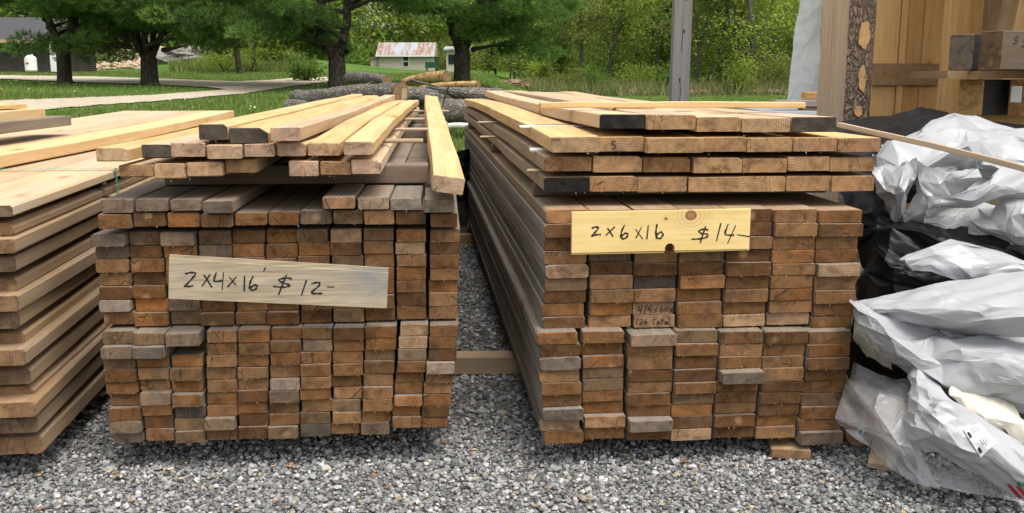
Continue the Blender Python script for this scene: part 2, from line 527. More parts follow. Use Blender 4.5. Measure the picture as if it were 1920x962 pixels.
def board_mesh(w, t, L, mats, rnd, ch=0.003, bow=0.0, crook=0.0, taper=0.0, wane=0.0, nseg=4):
    """one sawn board along +Y, front end centred on the origin in X, underside at z=0"""
    def sec(inset):
        x, z = w / 2 - inset, t
        c = ch
        j = lambda: rnd.uniform(-.0012, .0012)
        wn = wane
        return [(-x + c + j(), inset), (x - c + j(), inset), (x, c + inset + j()), (x + j(), z - c - inset - wn * 0.6), (x - c - wn, z - inset + j()), (-x + c, z - inset + j()), (-x + j(), z - c - inset), (-x, c + inset + j())]
    mb = MB()
    s_in, s_out = sec(0.0014), sec(0.0)
    ys = [(0.0, s_in), (0.0028, s_out)] + [(L * k / nseg, s_out) for k in range(1, nseg)] + [(L - 0.0028, s_out), (L, s_in)]
    vs = []
    skew = rnd.uniform(-.004, .004)
    for y, s in ys:
        q = y / L
        b = bow * 4 * q * (1 - q); c = crook * 4 * q * (1 - q)
        if nseg > 4 and 0 < q < 1:
            b += rnd.gauss(0, .0012); c += rnd.gauss(0, .0018)
        for x, z in s:
            vs.append((x + c, y + (skew * x / w if q < .5 else 0), z + b))
    n = len(ys)
    fs = [tuple(range(7, -1, -1))[::-1]]
    mi = [1]
    fs[0] = tuple(range(8))
    for i in range(n - 1):
        for k in range(8):
            a, b2 = i * 8 + k, i * 8 + (k + 1) % 8
            fs.append((a, a + 8, b2 + 8, b2))
            mi.append(1 if i in (0, n - 2) else 0)
    fs.append(tuple((n - 1) * 8 + k for k in reversed(range(8)))); mi.append(1)
    mb.v = vs; mb.f = fs; mb.m = mi
    return mb

RB = random.Random(11)
def add_board(fr, u0, u1, z0, z1, back, L, color, side, end, label, group=None, name='board', yaw=0.0, cat='board', pitch=0.0, **kw):
    w, t = u1 - u0, z1 - z0
    mb = board_mesh(w, t, L, None, RB, **kw)
    o = mb.build(name, [MT[side], MT[end]])
    o.location = fr.pt((u0 + u1) / 2, back, z0)
    o.rotation_euler = (pitch, 0, fr.a + yaw)
    o.color = (*color, 1.0)
    tag(o, label, cat, group)
    return o

BROWN = [('brown', (0.25, 0.132, 0.060)), ('tan-brown', (0.31, 0.180, 0.092)), ('dark brown', (0.175, 0.092, 0.043)), ('orange-brown', (0.30, 0.148, 0.058)),
         ('grey-brown', (0.24, 0.160, 0.098)), ('grey', (0.23, 0.175, 0.13))]
def tone(wts):
    k = RB.choices(range(6), wts)[0]
    nm, c = BROWN[k]
    s = RB.uniform(0.70, 1.05)
    return nm, tuple(x * s * f for x, f in zip(c, (.93, .92, .86)))

def tier(fr, top, bot, ytop, ybot, nrows, back, first_row, kind, grp, wts, ncols, special={}, skip=()):
    objs = {}
    for ci in range(ncols):
        tl = fr.uz(top[ci][0], ytop[ci], back); tr = fr.uz(top[ci][1], ytop[ci], back)
        bl = fr.uz(bot[ci][0], ybot[ci], back); br = fr.uz(bot[ci][1], ybot[ci], back)
        ztop = (tl[1] + tr[1]) / 2; zbot = (bl[1] + br[1]) / 2
        hs = [RB.uniform(0.93, 1.07) for _ in range(nrows)]
        tot = sum(hs); acc = 0
        for ri in range(nrows):             # from the bottom up
            z0 = zbot + (ztop - zbot) * acc / tot
            acc += hs[ri]
            z1 = zbot + (ztop - zbot) * acc / tot - RB.uniform(0.0003, 0.0016)
            q = (ri + .5) / nrows
            ul, ur = lerp(bl[0], tl[0], q), lerp(br[0], tr[0], q)
            j = RB.uniform(-.0025, .0025)
            if ci == 0 and kind == 'two-by-six': j = RB.choice((-.011, -.006, -.002, .002, .005)) + RB.uniform(-.002, .002)
            if (ci, ri) in skip:
                continue
            nm, colr = tone(wts)
            out = RB.gauss(0, 0.006)
            sp = special.get((ci, ri), {})
            if 'col' in sp: nm, colr = sp['col']
            out += sp.get('out', 0)
            row = first_row + ri
            fromaisle = (ncols - ci) if kind == 'two-by-four' else ci + 1
            lab = sp.get('label') or f'{nm} {kind}, {ORD[row]} row above the gravel, {ORD[fromaisle]} from the aisle'
            o = add_board(fr, ul + .0012 + j, ur - .0012 + j, z0, z1, back + out, 4.88 + RB.uniform(-.02, .03), colr, sp.get('side', 'side_grey' if ci == 0 and kind == 'two-by-six' else 'side_old'),
                          sp.get('end', 'end'), lab, grp, name=kind.replace('-', '_'), cat=kind, ch=RB.uniform(.0012, .003) if ci else RB.uniform(.004, .007))
            objs[(ci, ri)] = o
    return objs

X1 = lambda X: 160 + X / 2.531
Y1 = lambda Y: 160 + Y / 2.531
Y2 = lambda Y: 500 + Y / 2.531
GL = 'weathered two-by-fours in the $12 stack'
GR_ = 'weathered two-by-sixes in the $14 stack'
WT = (5, 4, 2, 3, 2.4, .5)
GREY = ('grey-brown', (0.235, 0.175, 0.125)); DARK = ('dark grey', (0.10, 0.085, 0.07)); ORG = ('orange-brown', (0.38, 0.19, 0.08)); TAN = ('tan', (0.40, 0.27, 0.165))
low_t = [(188, 250), (251, 312), (314, 377), (387, 444), (445, 504), (506, 565), (566, 623), (624, 683), (685, 744), (749, 804), (807, 861)]
low_b = [(209, 271), (273, 327), (329, 384), (385, 444), (446, 502), (503, 559), (562, 619), (620, 675), (676, 731), (733, 787), (788, 840)]
tier(FL, low_t, low_b, [622, 621, 620, 619, 617, 616, 615, 614, 612, 610, 609], [834, 827, 829, 828, 823, 821, 819, 817, 815, 802, 802], 9, 0.0, 1,
     'two-by-four', GL, WT, 11,
     {(0, 0): {'col': ('grey-brown', (0.22, 0.18, 0.14)), 'out': .012}, (1, 3): {'out': -.025, 'col': GREY}, (3, 1): {'out': -.022, 'col': ('grey-brown', (0.24, 0.17, 0.115))},
      (2, 2): {'col': DARK}, (0, 7): {'out': -.02, 'col': GREY}, (1, 7): {'out': -.04, 'col': ('dark grey', (0.15, 0.13, 0.11))}, (1, 8): {'out': -.012}, (2, 8): {'out': -.03, 'col': GREY},
      (2, 7): {'out': .07}, (2, 6): {'out': .012, 'col': ORG}, (5, 4): {'col': ('pale grey', (0.30, 0.245, 0.195)), 'out': -.01}, (10, 5): {'col': ('pale grey', (0.33, 0.27, 0.21)), 'out': -.02},
      (6, 0): {'col': DARK}, (6, 7): {'col': GREY}, (9, 8): {'col': TAN}, (9, 7): {'col': TAN}, (9, 2): {'col': ORG}, (1, 2): {'col': ORG, 'out': .015}})
up_t = [(173, 239), (240, 301), (303, 368), (370, 432), (433, 494), (496, 555), (556, 616), (618, 678), (680, 738), (741, 798), (806, 863)]
up_b = [(194, 253), (254, 319), (320, 378), (379, 441), (443, 502), (503, 563), (565, 623), (624, 683), (684, 741), (745, 801), (803, 857)]
tier(FL, up_t, up_b, [436, 434, 433, 432, 431, 430, 429, 429, 428, 428, 430], [609, 611, 609, 609, 608, 607, 606, 604, 602, 599, 598], 7, 0.045, 10,
     'two-by-four', GL, WT, 11,
     {(0, 6): {'col': ('grey-brown', (0.22, 0.18, 0.14)), 'out': -.015}, (2, 6): {'col': GREY, 'out': -.02}, (0, 1): {'col': ('pale grey', (0.34, 0.29, 0.24)), 'out': -.012}, (1, 1): {'col': ('orange', (0.44, 0.19, 0.06))},
      (7, 6): {'col': TAN}, (4, 5): {'col': ORG}, (2, 5): {'col': ORG}, (9, 6): {'col': ORG}, (9, 5): {'col': TAN}, (3, 5): {'col': GREY}})
rowA = [(57, 220, 614, 680), (222, 381, 609, 672), (383, 545, 608, 675), (548, 702, 612, 672), (704, 859, 607, 666), (861, 1012, 606, 668), (1014, 1168, 600, 661), (1172, 1318, 596, 661), (1320, 1468, 594, 661), (1470, 1617, 596, 661), (1635, 1768, 611, 677)]
zb_A = None
for i, (a, b, t0, t1) in enumerate(rowA):
    u0, z1 = FL.uz(X1(a), Y1(t0)); u1, z0 = FL.uz(X1(b), Y1(t1))
    nm, cl = tone((4, 4, 2, 2.5, 3, 1))
    add_board(FL, u0 + .001, u1 - .001, z0, z1, RB.gauss(.004, .005), 4.88, cl, 'side_old', 'end', f'{nm} two-by-four, seventeenth row above the gravel, {ORD[11 - i]} from the aisle', GL, name='two_by_four', cat='two-by-four')
rowB = [(72, 231, 542, 608, 0, GREY, 10), (233, 397, 540, 600, 0, ('grey-brown', (0.22, .175, .13)), 9), (400, 552, 541, 598, 0, ('grey-brown', (0.23, .18, .135)), 8), (553, 703, 550, 609, -.045, ('dark grey', (0.16, .135, .11)), 7),
        (1123, 1280, 531, 588, -.02, ('orange-brown', (0.33, .20, .11)), 3), (1290, 1443, 533, 591, -.006, ('tan', (0.36, .28, .20)), 2), (1445, 1597, 536, 594, -.004, ('grey', (0.30, .26, .22)), 1), (1605, 1752, 543, 606, .0, ('grey-brown', (0.26, .21, .16)), 0)]
zB = []
for a, b, t0, t1, out, (nm, cl), c in rowB:
    u0, z1 = FL.uz(X1(a), Y1(t0), out); u1, z0 = FL.uz(X1(b), Y1(t1), out)
    zB.append(z1)
    add_board(FL, u0 + .001, u1 - .001, z0 + .001, z1, out, 4.88, cl, 'side_old' , 'end', f'{nm} two-by-four on top of the weathered $12 stack, {ORD[c + 1]} from the aisle', 'topmost weathered two-by-fours of the $12 stack', name='two_by_four', cat='two-by-four')

# fresh sawn boards on top of the $12 stack
GF = 'fresh pale boards piled on the $12 stack'
zF1 = FL.uz(X1(560), Y1(433), -.01)[1]
zBt = max(zB)
PALE = (0.52, 0.34, 0.20); PINK = (0.50, 0.35, 0.25); BRN = (0.40, 0.24, 0.125)
def fresh(fr, lst, back, side, lay, grp, xf, yf, L=4.88, ref='', pitch=0.0):
    out = []
    for i, (a, b, t0, t1, cl, en, sd, ex) in enumerate(lst):
        u0, z1 = fr.uz(xf(a), yf(t0), back); u1, z0 = fr.uz(xf(b), yf(t1), back)
        nm = {'end_fresh': 'fresh pale', 'end': 'fresh tan', 'end_black': 'black-ended', 'end_char': 'dark-ended'}[en]
        o = add_board(fr, u0 + .001, u1 - .001, z0, z1, back + ex.get('out', 0) + RB.gauss(0, .004), L + RB.uniform(-.05, .05), cl, sd or side, en,
                      ex.get('label') or f'{nm} board, {lay}, {ORD[i + 1]} counting {ref}', grp, yaw=R(ex.get('yaw', RB.gauss(0, .12))), ch=.0025, bow=ex.get('bow', RB.gauss(0, .007)), crook=RB.gauss(0, .010), nseg=8,
                      wane=ex.get('wane', RB.choice((0, 0, 0, .005, .009))), pitch=R(ex.get('pitch', pitch)))
        out.append(o)
    return out
F1 = [(155, 320, 376, 432, BRN, 'end', None, {'wane': 0.0}), (322, 475, 372, 440, PALE, 'end_fresh', None, {}), (478, 650, 364, 430, PALE, 'end_fresh', None, {}), (652, 805, 355, 420, BRN, 'end', None, {'out': .02}),
      (962, 1110, 362, 432, PINK, 'end_fresh', None, {}), (1113, 1263, 363, 425, BRN, 'end', None, {}), (1266, 1410, 357, 420, PINK, 'end_fresh', None, {'out': -.02})]
fresh(FL, F1, -.01, 'side_pale', 'lowest fresh layer of the $12 stack', GF, X1, Y1, ref='towards the aisle')
F2 = [(58, 215, 292, 355, (0.60, .42, .26), 'end_fresh', 'side_fresh', {'out': -.02}), (260, 404, 280, 343, PALE, 'end_char', 'side_pale', {}), (406, 575, 274, 340, PINK, 'end_fresh', 'side_pale', {}), (580, 750, 285, 349, (0.50, .36, .24), 'end_fresh', 'side_pale', {'out': -.01}),
      (754, 903, 279, 340, PINK, 'end_fresh', None, {}), (905, 1049, 277, 339, PINK, 'end_fresh', None, {}), (1051, 1213, 275, 335, PALE, 'end_fresh', None, {'out': -.005}), (1225, 1368, 266, 328, (0.45, .32, .23), 'end_fresh', None, {'out': -.02, 'wane': .004})]
fresh(FL, F2, -.01, 'side_fresh', 'middle fresh layer of the $12 stack', GF, X1, Y1, ref='towards the aisle')
F3 = [(530, 674, 188, 262, PALE, 'end_char', None, {'out': .01, 'label': 'dark-ended fresh board with sloping end on top of the $12 stack', 'bow': .0}),
      (676, 868, 206, 278, PALE, 'end_char', None, {'out': .005, 'label': 'wide dark-ended fresh board with a bark edge atop the $12 stack', 'wane': .02}), (885, 1030, 198, 262, PINK, 'end_fresh', 'side_pale', {'out': -.03, 'label': 'pale board lying highest on the $12 stack beside the dark-ended ones', 'yaw': -.3})]
fresh(FL, F3, -.01, 'side_fresh', '', GF, X1, Y1, L=4.75)
# cross timber that carries the fresh boards
def cross(fr, u0, u1, back, z0, z1, wd, mat, name, label, cat, group=None, end='end', color=(0.27, 0.2, 0.14), yaw=0.0):
    mb = board_mesh(wd, z1 - z0, u1 - u0, None, RB, ch=.004, nseg=2)
    o = mb.build(name, [MT[mat], MT[end]])
    o.location = fr.pt(u0, back, z0)
    o.rotation_euler = (0, 0, fr.a - math.pi / 2 + yaw)
    o.color = (*color, 1)
    return tag(o, label, cat, group)
uL = FL.uz(250, 400)[0]; uR = FL.uz(797, 400, .2)[0]
cross(FL, uL, uR + .01, .36, zBt + .0005, zF1 - .001, .09, 'timber', 'crossbeam', 'grey wooden crossbeam under the front of the fresh boards on the $12 stack', 'beam', 'crossbeams under the fresh boards')
cross(FL, uL, uR + .01, 2.35, zBt + .0005, zF1 - .001, .09, 'timber', 'crossbeam', 'grey wooden crossbeam under the middle of the fresh boards on the $12 stack', 'beam', 'crossbeams under the fresh boards')
cross(FL, uL, uR + .01, 4.4, zBt + .0005, zF1 - .001, .09, 'timber', 'crossbeam', 'grey wooden crossbeam under the far end of the fresh boards on the $12 stack', 'beam', 'crossbeams under the fresh boards')
# thin laths between fresh layers, poking out towards the aisle
zl = FL.uz(X1(1300), Y1(352), -.01)[1]
for k, (bk, nm) in enumerate(((.62, 'nearest the front'), (1.35, 'second from the front'), (2.35, 'third from the front'), (3.5, 'fourth from the front'))):
    cross(FL, .2, .40 + .035 * k, bk, zl + .004, zl + .017, .03, 'sticker', 'lath', f'thin pale lath poking out between fresh boards of the $12 stack, {nm}', 'lath', 'laths of the $12 stack', 'end_fresh', (.5, .36, .22), R(RB.uniform(-2, 2)))
# the loose board sliding off towards the aisle
p0, p1 = at(839, 363, 2.67), at(806, 214, 5.7)
dv = p1 - p0
mb = board_mesh(.088, .047, 4.2, None, RB, ch=.0025, bow=.012, crook=-.008, nseg=8)
lo = mb.build('board', [MT['side_fresh'], MT['end_fresh']])
lo.location = p0
lo.rotation_mode = 'XYZ'
lo.rotation_euler = (math.asin(dv.z / dv.length), R(9), math.atan2(-dv.x, dv.y))
lo.color = (.50, .36, .25, 1)
tag(lo, 'fresh board hanging askew off the aisle side of the $12 stack', 'board', GF)

# ------------------------------------------------------------------ $14 stack
X3 = lambda X: 860 + X / 2.4
Y3 = lambda Y: 140 + Y / 2.4
Y4 = lambda Y: 480 + Y / 2.4
WR = (5, 3, 4, 2, 1.8, .3)
rl_t = [(X3(a), X3(b)) for a, b in ((350, 537), (552, 742), (765, 975), (982, 1177), (1182, 1377), (1383, 1578), (1583, 1773))]
rl_b = [(X3(a), X3(b)) for a, b in ((375, 557), (562, 745), (752, 945), (950, 1135), (1140, 1325), (1330, 1511), (1518, 1712))]
tier(FR, rl_t, rl_b, [Y4(y) for y in (341, 340, 346, 341, 341, 341, 339)], [Y4(y) for y in (842, 820, 826, 828, 820, 820, 836)], 9, 0.0, 1, 'two-by-six', GR_, WR, 7,
     {(4, 5): {'out': -.045, 'col': ('grey', (0.15, .125, .10))}, (2, 1): {'out': -.035, 'col': ('grey', (0.20, .165, .135))}, (0, 2): {'col': ('dark grey', (0.14, .115, .095)), 'out': -.02}, (0, 1): {'col': TAN}, (6, 0): {'out': -.03, 'col': ('grey-brown', (0.17, .13, .10))},
      (0, 6): {'col': ('grey', (0.2, .165, .13)), 'out': -.012}, (2, 8): {'col': ('grey-brown', (0.28, .20, .14)), 'out': -.02}, (3, 0): {'col': TAN}, (1, 1): {'col': ('tan', (0.36, .22, .12))}})
ru_t = [(X3(a), X3(b)) for a, b in ((383, 583), (590, 786), (795, 997), (1005, 1206), (1210, 1418), (1425, 1620), (1625, 1825))]
ru_b = [(X3(a), X3(b)) for a, b in ((383, 575), (585, 780), (785, 970), (980, 1183), (1190, 1382), (1390, 1585), (1588, 1770))]
UPR = tier(FR, ru_t, ru_b, [Y3(y) for y in (608, 607, 606, 606, 605, 606, 610)], [Y4(y) for y in (326, 323, 323, 322, 317, 314, 328)], 9, 0.045, 10, 'two-by-six', GR_, WR, 7,
     {(0, 8): {'col': ('orange-brown', (0.40, .22, .10)), 'out': .004}, (2, 3): {'col': ('near-black', (0.075, .058, .05))}, (3, 3): {'col': ORG}, (0, 4): {'col': TAN, 'out': -.006}, (6, 4): {'col': ('pale brown', (0.36, .25, .16)), 'out': -.02},
      (2, 1): {'col': TAN, 'label': 'tan two-by-six with handwritten 4/4x6x16 on its end'}, (2, 0): {'col': ('tan', (0.36, .235, .14)), 'label': 'tan two-by-six with handwritten 126 total on its end'},
      (4, 0): {'col': TAN}, (5, 0): {'col': TAN}, (1, 0): {'col': ('brown', (0.33, .19, .10))}})
for (c, r_), o in UPR.items():      # the top row of this tier takes the paler side material
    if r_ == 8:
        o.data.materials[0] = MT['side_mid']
GS = 'newer two-by-sixes on laths above the $14 stack'
BK = 0.12
T1 = (0.40, .24, .125); T2 = (0.44, .28, .15); T3 = (0.36, .21, .11)
S1 = [(380, 585, 467, 530, T1, 'end_black', 'side_mid', {}), (590, 805, 461, 526, T1, 'end', None, {}), (808, 1030, 460, 526, T2, 'end', None, {}), (1032, 1258, 461, 526, T2, 'end', None, {}), (1261, 1472, 460, 527, T2, 'end', None, {}), (1475, 1674, 460, 525, T1, 'end', None, {}), (1677, 1868, 459, 525, T1, 'end', None, {})]
S2 = [(385, 600, 372, 435, T1, 'end', None, {}), (605, 830, 372, 442, T2, 'end', None, {'out': .01}), (835, 1050, 374, 440, T3, 'end', None, {'out': .015}), (1055, 1275, 376, 443, T2, 'end', None, {}), (1277, 1475, 378, 441, T1, 'end', None, {}), (1480, 1668, 373, 434, T2, 'end', None, {}), (1672, 1875, 374, 436, T1, 'end', None, {})]
S3 = [(410, 628, 278, 346, (0.42, .29, .17), 'end', None, {'out': -.03, 'yaw': .25}), (631, 835, 281, 345, T2, 'end', None, {'label': 'newer two-by-six with a handwritten 5 on its end'}), (840, 1095, 284, 350, T2, 'end', None, {'out': -.02}), (1098, 1293, 284, 347, T1, 'end', None, {}), (1295, 1500, 285, 347, T2, 'end', None, {}), (1503, 1697, 284, 345, T1, 'end', None, {}), (1700, 1890, 286, 347, T3, 'end', None, {'out': -.01})]
S4 = [(632, 845, 182, 245, T2, 'end_black', None, {'yaw': 0}), (848, 1069, 183, 248, T2, 'end', None, {'yaw': 0}), (1071, 1270, 192, 258, T2, 'end', None, {'yaw': 0}), (1273, 1490, 198, 260, (0.48, .33, .19), 'end', None, {'yaw': 0}), (1500, 1700, 190, 258, T3, 'end_char', None, {'yaw': 0})]
fresh(FR, S1, BK, 'side_mid', 'first lath-separated layer of the $14 stack', GS, X3, Y3, ref='from the aisle')
fresh(FR, S2, BK, 'side_mid', 'second lath-separated layer of the $14 stack', GS, X3, Y3, ref='from the aisle')
s3 = fresh(FR, S3, BK, 'side_fresh', 'third lath-separated layer of the $14 stack', GS, X3, Y3, ref='from the aisle')
fresh(FR, S4, BK, 'side_pale', 'topmost layer of the $14 stack', GS, X3, Y3, ref='from the aisle')

# ------------------------------------------------------------------ laths, bearers and blocks of the two stacks
zA = FR.uz(1018, Y3(608), .045)[1]
zs1 = FR.uz(X3(700), Y3(527), BK)[1]
for bk, nm in ((.38, 'near the front end'), (2.2, 'at mid length'), (4.45, 'at the far end')):
    cross(FR, FR.uz(999, 360, .38)[0], .53, bk, zA + .0006, zs1 - .0005, .045, 'timber', 'lath', f'dark wooden spacer above the weathered two-by-sixes {nm}', 'lath', 'spacers of the $14 stack')
def gap(a, b):
    return FR.uz(X3(1000), Y3(a), BK)[1], FR.uz(X3(1000), Y3(b), BK)[1]
for (ya, yb, bk, l, nm, mt) in ((460, 443, .30, 988, 'between the first and second newer layers of the $14 stack', 'sticker'), (372, 350, .34, 992, 'below the third newer layer of the $14 stack', 'pale_lath'),
                            (281, 262, .62, 972, 'below the topmost layer of the $14 stack', 'pale_lath'), (281, 262, 2.3, 921, 'below the middle of the topmost layer of the $14 stack', 'pale_lath'),
                            (372, 350, 2.2, 896, 'below the third newer layer of the $14 stack, mid length', 'sticker'), (460, 443, 2.0, 900, 'below the second newer layer of the $14 stack, mid length', 'sticker')):
    if mt not in MT:
        MT[mt] = plain('planed_white_lath', (0.62, 0.60, 0.56), .6, var=.12, scale=30)
    z0, z1 = gap(ya, yb)
    if z1 - z0 < .008: z1 = z0 + .008
    cross(FR, FR.uz(l, 240, bk)[0], .50, bk, z0 + .001, z1 - .001, .035, mt, 'lath', ('white' if mt == 'pale_lath' else 'thin tan') + ' lath ' + nm, 'lath', 'laths of the $14 stack', 'end_fresh', (.55, .45, .34), R(RB.uniform(-1, 1)))
# long lath lying across the top
a, b = at(1012, 203, 3.35), at(1508, 203, 3.35)
zt = FR.uz(X3(900), Y3(182), BK)[1]
mb = board_mesh(.05, .02, (b - a).length, None, RB, ch=.002, nseg=6, bow=.002)
o = mb.build('lath', [MT['side_fresh'], MT['end_fresh']])
o.location = (a.x, 3.35, zt + .004); o.rotation_euler = (0, R(0), -math.pi / 2 + R(.6)); o.color = (.6, .45, .3, 1)
tag(o, 'long thin lath lying across the topmost boards of the $14 stack', 'lath')
# bearers on the gravel
zbear = 0.080
for D_, nm, l, r_ in ((3.63, 'nearer the stack fronts', -1.25, 1.15), (6.55, 'at the far end', -1.45, .85)):
    p = Vector((l, D_, 0.004))
    mb = board_mesh(.085, zbear - .006, r_ - l, None, RB, ch=.004, nseg=2)
    o = mb.build('bearer', [MT['side_mid'], MT['end']])
    o.location = p; o.rotation_euler = (0, 0, -math.pi / 2 + R(.5)); o.color = (.33, .22, .13, 1)
    tag(o, f'tan bearer crossing the aisle beneath both stacks, {nm}', 'timber', 'bearers under the stacks')
# short board stub under the $14 stack
a = at(1485, 852, 2.74)
mb = board_mesh(.115, .03, .45, None, RB, ch=.003, nseg=2)
o = mb.build('board', [MT['side_mid'], MT['end']]); o.location = (a.x, 2.75, .008); o.rotation_euler = (0, 0, R(-9)); o.color = (.34, .22, .13, 1)
tag(o, 'short tan board stub poking out on the gravel under the $14 stack', 'board')

# ------------------------------------------------------------------ handwriting and price signs
def catmull(P, n=5):
    if len(P) < 3: return P
    out = []
    Q = [P[0]] + list(P) + [P[-1]]
    for i in range(1, len(Q) - 2):
        p0, p1, p2, p3 = (np.array(q, float) for q in Q[i - 1:i + 3])
        for k in range(n):
            t = k / n
            out.append(tuple(0.5 * ((2 * p1) + (-p0 + p2) * t + (2 * p0 - 5 * p1 + 4 * p2 - p3) * t * t + (-p0 + 3 * p1 - 3 * p2 + p3) * t ** 3)))
    out.append(tuple(P[-1]))
    return out
def writing(fr, strokes, xf, yf, back, width, name='lettering', parent=None, thick=.0006, wvar=.3):
    """pen strokes laid as thin ink ribbons on a face parallel to a stack's front"""
    mb = MB()
    k = 0
    for S in strokes:
        P = [fr.uz(xf(x), yf(y), back) for x, y in catmull(S)]
        n = len(P)
        vs = []
        for i, (u, z) in enumerate(P):
            a, b = P[max(i - 1, 0)], P[min(i + 1, n - 1)]
            d = Vector((b[0] - a[0], b[1] - a[1])); d.normalize()
            w = width / 2 * (1 + wvar * math.sin(i * 1.3 + k)) * (0.75 if i in (0, n - 1) else 1)
            nx, nz = -d.y * w, d.x * w
            e = 0 if 0 < i < n - 1 else (-1 if i == 0 else 1)
            u += d.x * width * .35 * e; z += d.y * width * .35 * e
            for s in (1, -1):
                vs.append(fr.pt(u + nx * s, back - thick - .00004 * k, z + nz * s))
        mb.add(vs, [(2 * i, 2 * i + 1, 2 * i + 3, 2 * i + 2) for i in range(n - 1)])
        k += 1
    return place_world(mb, name, MT['ink'], parent)
def place_world(mb, name, mats, parent=None, smooth=False):
    if parent is not None:
        inv = (Matrix.Translation(parent.location) @ parent.rotation_euler.to_matrix().to_4x4()).inverted()
        mb.v = [tuple(inv @ Vector(v)) for v in mb.v]
    return mb.build(name, mats, parent, smooth)

def mat_sign(name, cols, knot=None, grey=0.0, blue=(0.33, 0.34, 0.31)):
    m = M(name, 0.55, 0.3)
    o = m.obj()
    g = m.noise(m.scaled(o, (3.0, 9.0, 55.0)), 1.0, 4.0, 0.6, 0.8)
    b = m.noise(m.scaled(o, (3.0, 3.0, 10.0)), 1.0, 4.0, 0.6, 0.6)
    c = m.ramp(m.math('ADD', m.math('MULTIPLY', g, .55), m.math('MULTIPLY', b, .45)), [(0.3, cols[0]), (0.5, cols[1]), (0.72, cols[2])])
    if grey:
        c = m.mix(m.maprange(b, .5, .72, 0, grey), c, blue)
        st = m.noise(m.scaled(o, (5.0, 3.0, 170.0)), 1.0, 3.0, 0.6)
        c = m.mix(m.maprange(st, .45, .7, 0, .7), c, (.20, .165, .125))
    if knot:
        for kx, kz, kr, inner in knot:
            q = m.vmath('MULTIPLY', m.vmath('SUBTRACT', o, (kx, 0, kz)).outputs[0], (1, 0, 1.15)).outputs[0]
            d = m.math('ADD', m.vmath('LENGTH', q).outputs['Value'], m.math('MULTIPLY_ADD', b, .012, -.006))
            halo = m.math('MULTIPLY', m.maprange(d, kr * 1.0, kr * 4.5, .5, 0), m.maprange(m.math('SINE', m.math('MULTIPLY', d, 520.0)), -1, 1, .2, 1))
            c = m.mix(halo, c, (0.45, .26, .10))
            c = m.mix(m.maprange(d, kr * .85, kr * 1.0, 1, 0), c, m.mix(m.maprange(d, kr * .55, kr * .95, 0, 1), inner, (0.075, .032, .014)))
    m.color(c)
    m.bump(g, .15, .001)
    return m.mat

def plank_poly(fr, pts, back, thick, mb, m=0):
    """vertical slab from an outline (u,z); front face at back, thickness going into the stack"""
    n = len(pts)
    vs = [fr.pt(u, back, z) for u, z in pts] + [fr.pt(u, back + thick, z) for u, z in pts]
    fs = [tuple(range(n)), tuple(reversed(range(n, 2 * n)))] + [(i, i + n, (i + 1) % n + n, (i + 1) % n) for i in range(n)]
    mb.add(vs, [tuple(reversed(f)) for f in fs], m)

SB = -0.047
# $12 sign
q = [FL.uz(*p, SB) for p in ((317, 485), (728, 512), (725, 578), (316, 560))]
tq = [FL.uz(*p, SB + .006) for p in ((318, 477.5), (728, 502.5), (728, 512.5), (317, 485.5))]
base = FL.pt(q[3][0], SB, q[3][1])
sg = empty('price_sign', base, 'weathered grey pine sign board reading 2x4x16 $12, on the left stack', 'sign')
MT['sign_grey'] = mat_sign('weathered_sign_pine', ((.30, .24, .16), (.46, .37, .25), (.60, .47, .30)), None, .9, (.24, .245, .23))
mb = MB(); plank_poly(FL, q, SB, .017, mb)
place_world(mb, 'plank', MT['sign_grey'], sg)
mb = MB(); plank_poly(FL, tq, SB + .006, .007, mb)
place_world(mb, 'tongue', MT['sign_grey'], sg)
XS = lambda X: 300 + X / 4.174
YS = lambda Y: 460 + Y / 4.174
st12 = [[(200, 222), (240, 213), (275, 216), (268, 240), (215, 300), (192, 320), (225, 322), (255, 316)], [(345, 232), (405, 325)], [(392, 230), (330, 318)],
        [(440, 215), (425, 262), (432, 282), (485, 276)], [(497, 215), (487, 345)], [(545, 250), (592, 308)], [(595, 250), (532, 322)], [(662, 245), (660, 355)],
        [(728, 245), (706, 290), (702, 335), (725, 350), (755, 335), (758, 312), (735, 312), (710, 330)], [(825, 178), (812, 200)],
        [(1030, 260), (975, 256), (935, 268), (945, 285), (1000, 305), (1015, 318), (960, 328), (890, 322)], [(990, 232), (930, 382)], [(1145, 275), (1108, 388)],
        [(1190, 300), (1225, 290), (1252, 298), (1235, 325), (1185, 370), (1225, 377), (1268, 375)], [(1312, 325), (1362, 326)]]
writing(FL, st12[:10], XS, YS, SB, .0050, 'lettering', sg)
writing(FL, st12[10:], XS, YS, SB, .0050, 'lettering', sg)
# $14 sign with a half-round notch in its lower edge
SR = -0.012
XR = lambda X: 1020 + X / 3.848
YR = lambda Y: 370 + Y / 3.848
tl, tr, br, bl = [FR.uz(XR(x), YR(y), SR) for x, y in ((203, 110), (1493, 86), (1480, 372), (200, 402))]
nc = FR.uz(XR(908), YR(368), SR); nr = .0145
notch = [(nc[0] + nr * math.cos(t), nc[1] + nr * math.sin(t)) for t in np.linspace(R(-20), R(200), 14)]
def along(u): return bl[1] + (br[1] - bl[1]) * (u - bl[0]) / (br[0] - bl[0])
pts = [tl, tr, br, (nc[0] + nr * .92, along(nc[0] + nr))] + notch[1:-1] + [(nc[0] - nr * .92, along(nc[0] - nr)), bl]
k1 = FR.uz(XR(1060), YR(130), SR); k2 = FR.uz(XR(880), YR(155), SR)
kp1, kp2 = FR.pt(k1[0], SR, k1[1]), FR.pt(k2[0], SR, k2[1])
base = FR.pt(bl[0], SR, bl[1])
sg2 = empty('price_sign', base, 'yellow pine sign board with a knot reading 2x6x16 $14, on the right stack', 'sign')
loc = lambda p: FR.r.dot(p - base)
